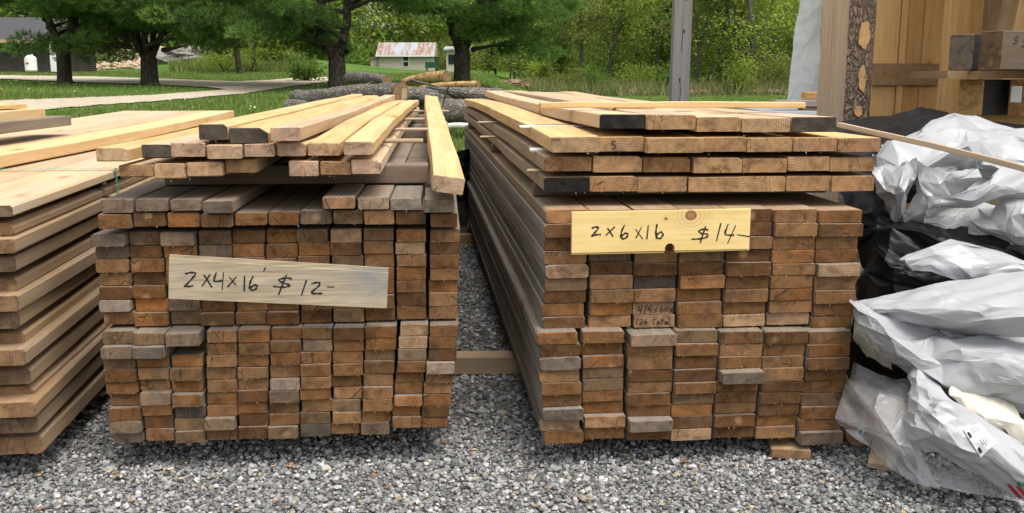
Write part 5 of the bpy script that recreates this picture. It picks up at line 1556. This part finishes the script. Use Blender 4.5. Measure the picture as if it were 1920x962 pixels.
def bush(base, seed, label, h=1.4, r=.9, leaves=1800, leaf=.11, pal='spring', group='bushes at the foot of the wood', name='bush', cat='bush'):
    g = np.random.default_rng(seed)
    x, y = base
    root = empty(name, (x, y, gz(x, y) - .03), label, cat, group)
    mb = MB(); tips = []
    for k in range(11):
        az = g.uniform(0, 2 * math.pi); rr = r * g.uniform(.2, .9)
        e = np.array((math.cos(az) * rr, math.sin(az) * rr, h * g.uniform(.5, 1.0)))
        mb.tube([(0, 0, 0), e * np.array((.35, .35, .55)), e], [.02, .014, .005], 4, caps=False); tips += [e, e * np.array((.6, .6, .7)), e * np.array((.9, .9, .45))]
    mb.build('stem', MT['bark_far'], root)
    T = np.array(tips); tt = g.uniform(0, 1, len(T)); idx = g.integers(0, len(T), leaves)
    cen = T[idx] + g.normal(0, .22, (leaves, 3)) * np.array((r, r, h * .55)) * .9
    cen[:, 2] = np.maximum(cen[:, 2], .05)
    V = leaf_cloud(cen, leaf * g.uniform(.6, 1.3, leaves), g)
    lo_, hi_ = (np.array(q) for q in LEAFC[pal])
    mixv = np.clip(tt[idx][:, None] + g.normal(0, .2, (leaves, 1)), 0, 1)
    np_mesh('foliage', V, np.arange(len(V)), 4, MT['leaf'], root, np.repeat(lo_ * (1 - mixv) + hi_ * mixv, 4, 0))
    return root

def gxy(px, D_):
    return (at(px, 160, D_).x, D_)
# wood edge to the right of the pines
WOOD = [(985, 60, 'slim spring-green tree beside the dense dark pine', 'spring', 1, 1.2, .10, 4200), (1035, 58, 'pale-leaved tree with a thin bare lower trunk', 'spring', 1, 2.2, .09, 2600), (1088, 52, 'straight dark-trunked tree with thin spring leaves', 'olive', 1, 2.4, .14, 5200),
        (1132, 54, 'grey-trunked birch-like tree with light crown', 'spring', 1, 2.2, .12, 6500), (1175, 60, 'full bright green tree behind the birch-like one', 'spring', 2, 1.0, .10, 8000), (1228, 56, 'dark green leafy maple tree beside the grey post', 'green', 1, 1.6, .13, 11000),
        (1300, 50, 'three-stemmed slender tree right behind the grey post', 'olive', 3, 2.4, .09, 6500), (1345, 57, 'light green tree between the slender stems and the thick trunk', 'spring', 2, 1.0, .10, 8000), (1405, 49, 'thick-trunked tree with spreading bare limbs by the lawn', 'spring', 2, 2.0, .17, 6500), (1455, 53, 'yellow-green bushy tree next to the white sheet', 'spring', 2, .6, .09, 9000), (1510, 56, 'green tree standing behind the white sheet', 'spring', 1, 1.0, .12, 7000)]
for k, (px, D_, lab, pal, st, low, tr, nl) in enumerate(WOOD):
    broadleaf(gxy(px, D_), 200 + k, lab, height=9 + (k * 5 % 4) * .6, spread=3.2, low=low, leaves=nl, leaf=.17, pal=pal, stems=st, trunk_r=tr)
pine(1040, 0, 0, 333, 'small dark spruce in the wood edge', height=4.2, spread=1.1, forks=1, low=.3, dens=.8, group='trees along the wood edge', trunk_r=.07, base=(*gxy(1040, 56), 0))
# left and middle trees
broadleaf(gxy(452, 46), 301, 'old apple tree with gnarled trunk and pale new leaves on the bank', height=4.2, spread=2.6, low=1.6, leaves=6500, leaf=.11, pal='olive', group=None, trunk_r=.17, clump=.5, bark='bark_far')
broadleaf(gxy(478, 50), 302, 'twin of the apple tree standing just behind it on the bank', height=5.0, spread=2.6, low=2.0, leaves=6000, leaf=.12, pal='green', group=None, trunk_r=.17, bark='bark_far')
broadleaf(gxy(532, 58), 303, 'bright green young tree between the apple trees and the pine', height=6.5, spread=2.4, low=1.0, leaves=7000, leaf=.15, pal='spring', group=None, trunk_r=.12)
for k, (px, D_, lab) in enumerate(((60, 66, 'tall dark pine behind the weathered house'), (210, 68, 'tall dark pine behind the rock ledge'), (372, 66, 'tall dark pine behind the mossy boulder'), (560, 74, 'tall dark pine beyond the bend of the lane'))):
    pine(px, 0, 0, 340 + k, lab, height=11, spread=5.0, forks=1, low=2.6, dens=.55, tuft=.3, group='dark pines at the back', trunk_r=.25, base=(*gxy(px, D_), 0))
for k, (px, D_, h, r, pal, lab) in enumerate(((575, 34, .8, .7, 'green', 'low dark leafy shrub at the foot of the low-boughed pine'), (1010, 52, 1.6, .9, 'spring', 'rounded bush by the brush pile next to the dense pine'), (1120, 49, 1.3, 1.2, 'green', 'dark low bush under the birch-like tree'), (1200, 50, 1.5, 1.3, 'spring', 'bright bush just before the grey post'),
                                              (1262, 48, 1.3, 1.0, 'green', 'bush right at the foot of the slender stems'), (1375, 47, 1.9, 1.4, 'spring', 'large rounded bush against the thick trunk'), (1455, 48, 1.7, 1.4, 'olive', 'olive bush beside the white sheet'), (1060, 50, 1.2, 1.1, 'olive', 'olive bush under the spruce'),
                                              (420, 49, 1.5, 1.6, 'spring', 'spreading bush before the apple trunk'), (520, 56, 1.6, 1.6, 'spring', 'spreading bush below the bright young tree'), (640, 85, 2.4, 2.4, 'green', 'tall bush left of the tan shed'), (820, 92, 2.8, 2.0, 'olive', 'tall bush right of the tan shed'),
                                              (165, 57, 2.6, 2.0, 'bloom', 'white flowering shrub beside the dark house'), (230, 58, 2.6, 2.0, 'bloom', 'white flowering shrub over the tumbled stones'), (255, 59, 2.2, 1.4, 'green', 'green shrub between the flowering ones'), (930, 66, 2.0, 1.8, 'olive', 'brushy bush behind the dense dark pine'))):
    bush(gxy(px, D_), 400 + k, lab, h, r, 2600 if h > 1 else 1200, .10 if D_ < 52 else .14, pal)

# far wood and understory: one mass
def wood_mass(name, label, angs, d0, d1, n, hmin, hmax, leaf, seed, pal, trunks=True):
    g = np.random.default_rng(seed)
    nc = n // 60
    th = g.uniform(*angs, nc); d = g.uniform(d0, d1, nc)
    x, y = d * np.sin(th), d * np.cos(th)
    z = ground_z(x, y) + g.uniform(hmin, hmax, nc)
    C = np.stack([x, y, z], -1)
    C[(th > .024) & (th < .056) & ((z - CAM_H) / d > .058), 2] -= 4.0      # a dip in the tree line where the sky shows
    idx = np.repeat(np.arange(nc), 60)
    cen = C[idx] + g.normal(0, 1, (len(idx), 3)) * np.array((1.0, 1.0, .65))
    cen[:, 2] = np.maximum(cen[:, 2], ground_z(cen[:, 0], cen[:, 1]) + .05)
    V = leaf_cloud(cen, leaf * g.uniform(.6, 1.3, len(idx)), g)
    k = g.choice(len(pal), nc)
    lo_ = np.array([LEAFC[p][0] for p in pal])[k][idx]; hi_ = np.array([LEAFC[p][1] for p in pal])[k][idx]
    m_ = np.clip(g.uniform(0, 1, nc)[idx][:, None] + g.normal(0, .2, (len(idx), 1)), 0, 1)
    o = np_mesh(name, V, np.arange(len(V)), 4, MT['leaf'], None, np.repeat(lo_ * (1 - m_) + hi_ * m_, 4, 0))
    return tag(o, label, 'woodland', kind='stuff')
wood_mass('far_wood', 'far-off spring woodland closing the view behind the trees', (-.62, .34), 96, 130, 150000, .3, 13, .5, 501, ('spring', 'spring', 'green', 'olive'))
wood_mass('understory', 'leafy understory between the trunks of the wood edge', (0.0, .34), 54, 66, 42000, .2, 4.6, .17, 502, ('spring', 'olive', 'green', 'spring'))
wood_mass('hedgerow', 'dense greenery behind the bank and the dark house', (-.60, -.17), 66, 84, 42000, .2, 9, .3, 503, ('green', 'dark', 'green', 'spring'))
mb = MB()
g = np.random.default_rng(9)
for k in range(70):
    th = g.uniform(-.02, .33); d = g.uniform(54, 80)
    x, y = d * math.sin(th), d * math.cos(th); z = gz(x, y); h = g.uniform(5, 9)
    q = g.normal(0, .25, 2)
    mb.tube([(x, y, z - .1), (x + q[0], y + q[1], z + h * .5), (x + q[0] * 1.6 + g.normal(0, .2), y + q[1] * 1.6, z + h)], [g.uniform(.04, .10), .05, .02], 5, caps=False)
tag(mb.build('saplings', MT['bark_grey'], smooth=True), 'thin bare sapling stems deep in the wood', 'saplings', kind='stuff')

# grass: mown lawn blades, tall edge grass, dead stalks
def blades(name, label, xy, hmin, hmax, wid, cols, seed, lean=.35):
    g = np.random.default_rng(seed)
    n = len(xy)
    b = np.concatenate([xy, ground_z(xy[:, 0], xy[:, 1])[:, None] - .01], 1)
    d = unit(np.concatenate([g.normal(0, lean, (n, 2)), np.ones((n, 1))], 1))
    V = tri_cloud(b, d, g.uniform(hmin, hmax, n), np.full(n, wid) * g.uniform(.7, 1.3, n), g)
    k = g.choice(len(cols), n)
    c = np.array(cols)[k] * g.uniform(.7, 1.3, (n, 1))
    return tag(np_mesh(name, V, np.arange(len(V)), 3, MT['grass'], None, np.repeat(c, 3, 0)), label, 'grass', kind='stuff')
def fan(n, p0, p1, d0, d1, seed):
    g = np.random.default_rng(seed)
    d = np.sqrt(g.uniform(d0 ** 2, d1 ** 2, n)); px = g.uniform(p0, p1, n)
    return np.stack([(px - 960) / FPX * d, d], -1)
GRN = [(.11, .185, .03), (.145, .225, .04), (.08, .14, .024), (.20, .235, .07), (.24, .22, .10)]
lane_pts = [on_ground(x, y) for x, y in ((0, 203), (120, 195), (300, 185), (450, 172), (600, 151))]
def off_lane(xy):
    # drop blades that would stand on the lane
    keep = np.ones(len(xy), bool)
    px = 960 + FPX * xy[:, 0] / xy[:, 1]
    py = 143 + FPX * (CAM_H - ground_z(xy[:, 0], xy[:, 1])) / xy[:, 1]
    nr_ = np.interp(px, [-160, 0, 120, 300, 450, 600, 640], [232, 217, 204, 191, 178, 156, 150]); fr_ = np.interp(px, [-160, 0, 120, 300, 450, 600, 640], [203, 190, 186, 179, 167, 146, 143])
    keep &= ~((py < nr_ + 1) & (py > fr_ - .5) & (px < 640))
    n2 = np.interp(px, [-160, 0, 180, 300, 380, 440, 560], [150, 149, 157, 160, 165, 170, 154]); f2 = np.interp(px, [-160, 0, 180, 300, 440, 500, 560], [143, 142.5, 145, 149, 154, 152, 147])
    keep &= ~((py < n2 + .5) & (py > f2 - .5) & (px < 560))
    return xy[keep]
lawn = np.concatenate([fan(70000, -60, 1560, 10.5, 24, 61), fan(60000, -60, 1560, 24, 50, 62)])
lawn = lawn[((lawn[:, 0] - .5) / 7.7) ** 2 + ((lawn[:, 1] - 1) / 9.3) ** 2 > 1]
blades('lawn_grass', 'mown spring lawn grass around the lane and yard', off_lane(lawn), .05, .13, .022, GRN, 63)
blades('tall_grass', 'tall tuft of grass at the lane edge behind the leftmost pile', off_lane(np.concatenate([fan(2600, 325, 400, 15.5, 18.0, 64), fan(1200, 240, 330, 16, 18, 67)])), .14, .32, .016, GRN, 65, .3)
blades('dead_grass', 'tan dead grass and brambles along the foot of the wood', fan(9000, 985, 1500, 45.5, 50.5, 66), .25, .95, .03, [(.30, .24, .13), (.36, .30, .18), (.11, .16, .04), (.09, .15, .03), (.14, .19, .05)], 68, .4)
blades('bank_grass', 'rough grass on the bank below the apple trees', fan(14000, 330, 600, 50, 60, 69), .2, .5, .05, GRN, 70, .35)
# dandelions far off
g = np.random.default_rng(12)
xyd = off_lane(fan(80, 0, 700, 14, 32, 77))
v, f, c = stones(xyd, np.full(len(xyd), .022), ground_z(xyd[:, 0], xyd[:, 1]) + .10, g, [((.75, .72, .55), .6), ((.7, .55, .06), .4)])
tag(np_mesh('dandelions', v, f, 3, MT['grass'], col=c), 'scattered pale dandelions in the lawn', 'flowers', kind='stuff')

# ------------------------------------------------------------------ logs
MT['bark_log'] = mat_bark('log_bark', (.10, .085, .07), (.30, .27, .235), 9.0, 9.0, .6)
MT['log_end'] = mat_end('log_end_grain', ring=.5, dirt=.3)
_m = M('peeled_yellow_log', .8, .2); _o = _m.obj(); _n = _m.noise(_o, 5.0, 5.0, .65, .8)
_m.color(_m.ramp(_n, [(.36, (.10, .06, .035)), (.46, (.33, .19, .08)), (.55, (.50, .33, .15)), (.75, (.58, .42, .22))])); _m.bump(_n, .7, .03)
MT['log_yellow'] = _m.mat
def log(pa, pb_, ra, rb, label, bark='bark_log', group='logs in the pile behind the stacks', seed=0):
    a, b = Vector(pa), Vector(pb_)
    root = empty('log', a, label, 'log', group)
    g = np.random.default_rng(seed)
    n, m_ = 24, 30
    d = (b - a)
    ax = d.normalized()
    x = ax.orthogonal().normalized(); y = ax.cross(x)
    vs, fs = [], []
    for i in range(m_ + 1):
        t = i / m_
        c = d * t + Vector((0, 0, .03 * math.sin(3.1 * t)))
        r = lerp(ra, rb, t)
        for k in range(n):
            th = 2 * math.pi * k / n
            rr = r * (1 + .10 * noise.noise((math.cos(th) * 1.5 + seed, math.sin(th) * 1.5, t * 6)) + .09 * noise.noise((math.cos(th) * 4 + seed, math.sin(th) * 4, t * 26)))
            vs.append(c + x * (rr * math.cos(th)) + y * (rr * math.sin(th)))
    for i in range(m_):
        for k in range(n):
            q, w = i * n + k, i * n + (k + 1) % n
            fs.append((q, w, w + n, q + n))
    mb = MB(); mb.add(vs, fs)
    mb.build('bark', MT[bark], root, smooth=True)
    for e, s in ((0, 1), (m_, -1)):
        ring_ = vs[e * n:(e + 1) * n]
        cc = sum(ring_, Vector()) / n
        mb = MB(); mb.add([cc - ax * .004 * s] + [cc + (p - cc) * .97 - ax * .003 * s for p in ring_], [((0, 1 + (k + 1) % n, 1 + k) if s > 0 else (0, 1 + k, 1 + (k + 1) % n)) for k in range(n)])
        o = mb.build('cut_face', MT['log_end'], root); o.color = (.30, .20, .115, 1)
    return root
def lg2(p0, D0, p1, D1, r0, r1, label, **kw):
    a, b = at(*p0, D0), at(*p1, D1)
    return log(a, b, r0, r1, label, **kw)
lg2((566, 188), 17.5, (752, 176), 16.0, .15, .19, 'thick grey-barked log with its cut end facing the stacks', seed=1)
lg2((757, 176), 16.6, (905, 196), 17.8, .14, .13, 'grey log running on to the right of the thick one', seed=2)
lg2((800, 208), 16.2, (960, 218), 16.6, .21, .19, 'big rough-barked log lowest in the pile by the lawn', seed=3)
lg2((655, 146), 21.5, (725, 152), 20.0, .13, .11, 'short grey log end poking out at the back of the pile', seed=4)
lg2((760, 155), 21.0, (838, 143), 19.5, .10, .11, 'peeled yellow log pointing up at the back of the pile', bark='log_yellow', seed=5)
lg2((790, 166), 21.0, (897, 159), 20.0, .065, .075, 'slim peeled yellow log lying above the grey ones', bark='log_yellow', seed=6)
lg2((556, 182), 18.6, (600, 196), 17.6, .14, .14, 'short dark log butt at the near end of the pile', seed=7)
lg2((540, 205), 17.4, (790, 205), 16.8, .17, .18, 'grey log at the bottom of the pile, hidden by fresh boards', seed=8)
lg2((770, 183), 18.6, (940, 180), 19.5, .16, .15, 'dark grey log behind the running logs', seed=9)
lg2((690, 172), 17.6, (840, 192), 16.4, .10, .12, 'slender grey log slanting across the middle of the pile', seed=11)
lg2((600, 178), 18.4, (742, 168), 17.2, .09, .10, 'slender grey log lying on the thick one', seed=12)
lg2((800, 172), 17.2, (925, 186), 16.4, .09, .10, 'slender grey log on top of the running ones', seed=13)
lg2((830, 238), 14.6, (900, 238), 14.6, .045, .04, 'thin white birch pole lying on the grass before the logs', bark='birch', seed=10) if 'birch' in MT else None
MT['birch'] = plain('birch_bark', (.55, .53, .48), .7, var=.25, scale=9)
lg2((822, 239), 14.6, (900, 239), 14.6, .045, .04, 'thin white birch pole lying on the grass before the logs', bark='birch', seed=10)
for k, (pa_, pb_, D0, D1) in enumerate((((770, 150), (868, 186), 16.2, 16.6), ((800, 163), (940, 176), 16.0, 17.2), ((842, 160), (830, 200), 15.8, 16.0), ((690, 158), (770, 184), 17.0, 16.0), ((880, 176), (960, 190), 16.0, 16.8), ((640, 168), (700, 152), 17.8, 18.4))):
    a, b = at(*pa_, D0), at(*pb_, D1)
    mb = MB(); m_ = (a + b) / 2 + Vector((0, 0, .05 * (-1) ** k)); mb.tube([a, a.lerp(m_, .5), m_, m_.lerp(b, .5), b], [.022, .02, .018, .014, .006], 6)
    tag(mb.build('branch', MT['bark_log'], smooth=True), ['broken branch slanting from the peeled log over the pile', 'thin branch along the running logs', 'short broken branch hanging across the grey logs', 'thin branch lying behind the thick log', 'dry branch at the end of the running logs', 'thin branch over the short grey log'][k], 'branch', 'broken branches in the log pile')
a = at(757, 190, 15.6)
mb = MB(); mb.box((a.x, a.y, a.z), (.07, .05, .40), 0, Matrix.Rotation(R(6), 3, 'Y'))
o = mb.build('stake', MT['side_pale']); tag(o, 'pale split stake standing by the thick log end', 'stake')

# ------------------------------------------------------------------ sheds, house, tank
MT['tan_wall'] = plain('tan_siding', (.50, .44, .37), .8, var=.07, scale=3)
MT['white_trim'] = plain('white_trim', (.74, .73, .70), .6, var=.05)
MT['glass_dark'] = plain('window_glass', (.02, .025, .03), .1, .6, var=.3, scale=3)
def mat_tin():
    m = M('rusty_tin', .45, .5)
    o = m.obj()
    a = m.noise(m.scaled(o, (1.6, .35, .35)), 1.0, 4.0, .6, .3)
    m.color(m.ramp(a, [(.42, (.40, .43, .47)), (.52, (.36, .30, .27)), (.60, (.30, .13, .06)), (.72, (.46, .48, .5))]))
    m.b.inputs['Metallic'].default_value = .25
    return m.mat
MT['tin'] = mat_tin()
DS = 88.0
c0, c1 = at(711, 136, DS), at(811, 136, DS)
gb = gz((c0.x + c1.x) / 2, DS)
wallh = 35 / 1800 * DS
wid_ = c1.x - c0.x
ts = empty('tan_shed', ((c0.x + c1.x) / 2, DS, c0.z - .15), 'small tan shed with rusty tin roof and white window beyond the pines', 'shed')
mb = MB()
mb.box((0, 2.0, wallh / 2), (wid_, 4.0, wallh + .3))
mb.build('wall', MT['tan_wall'], ts)
nrib = 20
for k in range(nrib):
    mb = MB(); mb.box((-wid_ / 2 + wid_ * (k + .5) / nrib, -.012, wallh / 2), (.03, .03, wallh - .1)); mb.build('batten', MT['tan_wall'], ts)
mb = MB()
e = .25; rh = 1.15
mb.add([(-wid_ / 2 - e, -.3, wallh - .02), (wid_ / 2 + e, -.3, wallh - .02), (wid_ / 2 + e, 2, wallh + rh), (-wid_ / 2 - e, 2, wallh + rh), (wid_ / 2 + e, 4.3, wallh - .02), (-wid_ / 2 - e, 4.3, wallh - .02),
        (-wid_ / 2 - e, -.3, wallh - .14), (wid_ / 2 + e, -.3, wallh - .14), (wid_ / 2 + e, 4.3, wallh - .14), (-wid_ / 2 - e, 4.3, wallh - .14)],
       [(0, 1, 2, 3), (3, 2, 4, 5), (6, 7, 1, 0), (7, 8, 4, 2, 1), (9, 6, 0, 3, 5), (8, 9, 5, 4)])
rf = mb.build('roof', MT['tin'], ts)
mb = MB(); mb.box((0, -.34, wallh - .10), (wid_ + .5, .05, .14)); mb.build('fascia', MT['white_trim'], ts)
wx = at(761, 115, DS).x - (c0.x + c1.x) / 2
wz_ = at(761, 115, DS).z - (c0.z - .15)
wn_ = empty('window', (wx, -.02, wz_), None, None); wn_.parent = ts
mb = MB(); mb.box((0, 0, 0), (.60, .06, .95)); mb.build('frame', MT['white_trim'], wn_)
for dz in (-.23, .23):
    mb = MB(); mb.box((0, -.035, dz), (.46, .02, .38)); mb.build('pane', MT['glass_dark'], wn_)
mb = MB(); mb.box((-wid_ / 2 - .35, 1.2, wallh * .42), (.9, 1.6, wallh * .8)); mb.build('side_bay', MT['tan_wall'], ts)
mb = MB(); mb.box((-wid_ / 2 - .45, 1.2, wallh * .86), (1.2, 1.9, .07), 0, Matrix.Rotation(R(-8), 3, 'Y')); mb.build('side_roof', MT['tin'], ts)
# little shed behind the dense pine
p = at(858, 147, 60)
s2 = empty('tool_shed', (p.x, 60, p.z - .1), 'tiny cream tool shed half hidden behind the dense dark pine', 'shed')
mb = MB(); mb.box((0, .8, .9), (1.35, 1.6, 1.9)); mb.build('wall', MT['white_cream'] if 'white_cream' in MT else MT['tan_wall'], s2)
mb = MB(); mb.box((0, -.03, 1.25), (1.1, .05, .55)); mb.build('window', MT['glass_dark'], s2)
mb = MB(); mb.box((0, .8, 1.92), (1.7, 2.0, .1), 0, Matrix.Rotation(R(6), 3, 'X')); mb.build('roof', MT['tin'], s2)
# green cart by the shed
p = at(810, 134, 84)
ct = empty('garden_cart', (p.x, 84, p.z), 'dark green garden cart parked at the corner of the tan shed', 'cart')
MT['cart'] = plain('green_paint', (.02, .07, .045), .5)
mb = MB(); mb.box((0, 0, .55), (1.1, .7, .5)); mb.build('tub', MT['cart'], ct)
for sx in (-.4, .4):
    mb = MB(); mb.tube([(sx - .05, -.4, .25), (sx + .05, -.4, .25)], .25, 12); mb.build('wheel', MT['glass_dark'], ct)
mb = MB(); mb.tube([(.4, 0, .7), (.7, 0, 1.2), (.75, 0, 1.5)], .03, 6); mb.build('handle', MT['cart'], ct)

def mat_shingle():
    m = M('weathered_shingle', .9, .15)
    o = m.obj()
    br = m.n('TexBrick', {'Vector': m.n('Mapping', {'Vector': o, 'Rotation': (R(90), 0, 0)}).outputs[0], 'Color1': (.06, .052, .048, 1), 'Color2': (.10, .088, .08, 1), 'Mortar': (.02, .018, .016, 1), 'Scale': 5.0, 'Mortar Size': .012})
    nz = m.noise(o, 2.0, 4.0)
    m.color(m.mix(m.maprange(nz, .45, .7, 0, .5), br.outputs['Color'], (.10, .07, .045)))
    return m.mat
MT['shingle'] = mat_shingle()
DH = 46.0
pc = at(97, 136, DH)
hz = pc.z - .1
hs = empty('house', (pc.x - 3.0, DH, hz), 'dark weathered shingled house beyond the lane, behind a pine', 'house')
hw = 1.62
mb = MB(); mb.box((0, 2.5, hw / 2), (6.0, 5.0, hw + .2)); mb.build('wall', MT['shingle'], hs)
mb = MB()
mb.add([(-3.5, -.55, hw - .05), (3.25, -.55, hw - .05), (3.25, 2.5, hw + 1.15), (-3.5, 2.5, hw + 1.15), (3.25, 5.5, hw - .05), (-3.5, 5.5, hw - .05), (-3.5, -.55, hw - .2), (3.25, -.55, hw - .2), (3.25, 5.5, hw - .2), (-3.5, 5.5, hw - .2)],
       [(0, 1, 2, 3), (3, 2, 4, 5), (6, 7, 1, 0), (7, 8, 4, 2, 1), (9, 6, 0, 3, 5), (8, 9, 5, 4)])
mb.build('roof', plain('grey_roof', (.075, .075, .08), .95, .05), hs)
mb = MB(); mb.box((0, -.6, hw - .1), (6.7, .05, .17)); mb.build('fascia', plain('raw_fascia', (.42, .30, .17), .7), hs)
dr = empty('door', (3.02, 1.0, .75), None, None); dr.parent = hs
mb = MB(); mb.box((0, 0, 0), (.06, .95, 1.5)); mb.build('panel', MT['white_trim'], dr)
mb = MB(); mb.box((.035, 0, .45), (.02, .7, .4)); mb.build('pane', MT['glass_dark'], dr)
mb = MB(); mb.box((-2.5, -.8, .22), (1.6, 1.2, .06)); mb.build('porch_deck', MT['side_mid'], hs)
# white sign leaning at the house corner
p = at(104, 118, DH - 1.2)
o_ = empty('notice_board', (p.x, DH - 1.2, gz(p.x, DH - 1.2)), 'white notice board with dark drawing leaning by the dark house corner', 'sign')
mb = MB(); mb.box((0, 0, .75), (.45, .04, 1.35)); mb.build('panel', MT['white_trim'], o_)
for k, (dx, dz, w, h) in enumerate(((0, .95, .10, .26), (0, .68, .2, .1), (-.08, .84, .07, .12), (.07, .58, .22, .08))):
    mb = MB(); mb.box((dx, -.024, dz), (w, .006, h)); mb.build('print', MT['print_grey'], o_)
# white gas tank
p = at(59, 134, DH - 2)
tk = empty('gas_tank', (p.x, DH - 2, p.z - .02), 'white upright gas tank standing before the dark house', 'tank')
mb = MB()
prof = [(.20, 0), (.26, .05), (.26, .10), (.255, .12), (.26, .55), (.255, .60), (.22, .66), (.14, .70), (.12, .71), (.12, .78), (.02, .78)]
mb.tube([(0, 0, z) for r, z in prof], [r for r, z in prof], 20)
mb.build('body', MT['white_trim'], tk, smooth=True)
mb = MB(); mb.box((-.03, -.262, .38), (.14, .01, .07)); mb.build('label_print', plain('red_label', (.45, .10, .07), .6), tk)
# rock ledge and boulder, tumbled stones
MT['rock'] = plain('grey_rock', (.24, .225, .20), .9, var=.5, scale=1.6, bump=.8)
MT['rock_tan'] = plain('tan_rock', (.42, .32, .22), .9, var=.35, scale=2.5, bump=.6)
def rock(px, py, D_, sx, sy, sz, label, mat='rock', seed=0, group=None):
    p = at(px, py, D_)
    bm = bmesh.new(); bmesh.ops.create_icosphere(bm, subdivisions=4, radius=1)
    for v_ in bm.verts:
        n_ = 1 + .4 * noise.noise(v_.co * 1.9 + Vector((seed, 0, 0))) + .25 * noise.noise(v_.co * 4 + Vector((seed, 3, 0)))
        v_.co = Vector((v_.co.x * sx, v_.co.y * sy, v_.co.z * sz)) * n_
    me = bpy.data.meshes.new('rock'); bm.to_mesh(me); bm.free(); me.materials.append(MT[mat])
    o = bpy.data.objects.new('rock', me); COL.objects.link(o); o.location = (p.x, D_, gz(p.x, D_) + sz * .35)
    return tag(o, label, 'rock', group)
rock(352, 115, 57, 1.9, 1.0, .62, 'broad grey lichen-covered boulder on the bank', seed=1)
rock(292, 118, 58, 1.2, 1.0, .8, 'smaller brown-grey rock left of the broad boulder', 'rock_tan', 2)
for k, px in enumerate((178, 192, 206, 218, 228, 240, 250, 262)):
    rock(px, 124, 54 + (k % 3) * .4, .34 + .1 * (k % 3), .3, .24 + .06 * (k % 2), f'tan tumbled stone in the row below the flowering shrubs, {ORD[k + 1]} from the house', 'rock_tan', 10 + k, 'tumbled stones below the flowering shrubs')
# dirt mounds
MT['dirt'] = plain('dark_dirt', (.10, .065, .04), .95, var=.4, scale=20, bump=.9)
MT['brush'] = plain('cut_brush', (.20, .14, .09), .95, var=.4, scale=12, bump=.9)
def mound(px, py, D_, sx, sy, sz, label, mat, seed):
    p = at(px, py, D_)
    bm = bmesh.new(); bmesh.ops.create_icosphere(bm, subdivisions=4, radius=1)
    for v_ in bm.verts:
        q = v_.co.copy()
        n_ = 1 + .35 * noise.noise(q * 2.2 + Vector((seed, 0, 0))) + .25 * noise.noise(q * 6 + Vector((seed, 0, 0)))
        v_.co = Vector((q.x * sx * n_, q.y * sy * n_, max(-.1, q.z) * sz * n_))
    me = bpy.data.meshes.new('mound'); bm.to_mesh(me); bm.free(); me.materials.append(MT[mat])
    o = bpy.data.objects.new('mound', me); COL.objects.link(o); o.location = (p.x, D_, gz(p.x, D_) - .02)
    return tag(o, label, 'mound')
mound(232, 200, 17.0, .34, .3, .17, 'small heap of dark dirt at the lane edge behind the leftmost pile', 'dirt', 3)
mound(205, 207, 16.8, .3, .2, .08, 'flat spill of dirt beside the small heap', 'dirt', 5)
for k, px in enumerate((960, 1195, 1300, 1410, 1465)):
    mound(px, 168, 46.5 + .3 * (k % 2), .95, .5, .26, ['low brush heap by the dense pine', 'low brush heap before the grey post', 'low brush heap behind the grey post', 'low brush heap at the thick trunk', 'low brush heap by the white sheet'][k], 'brush', 20 + k)
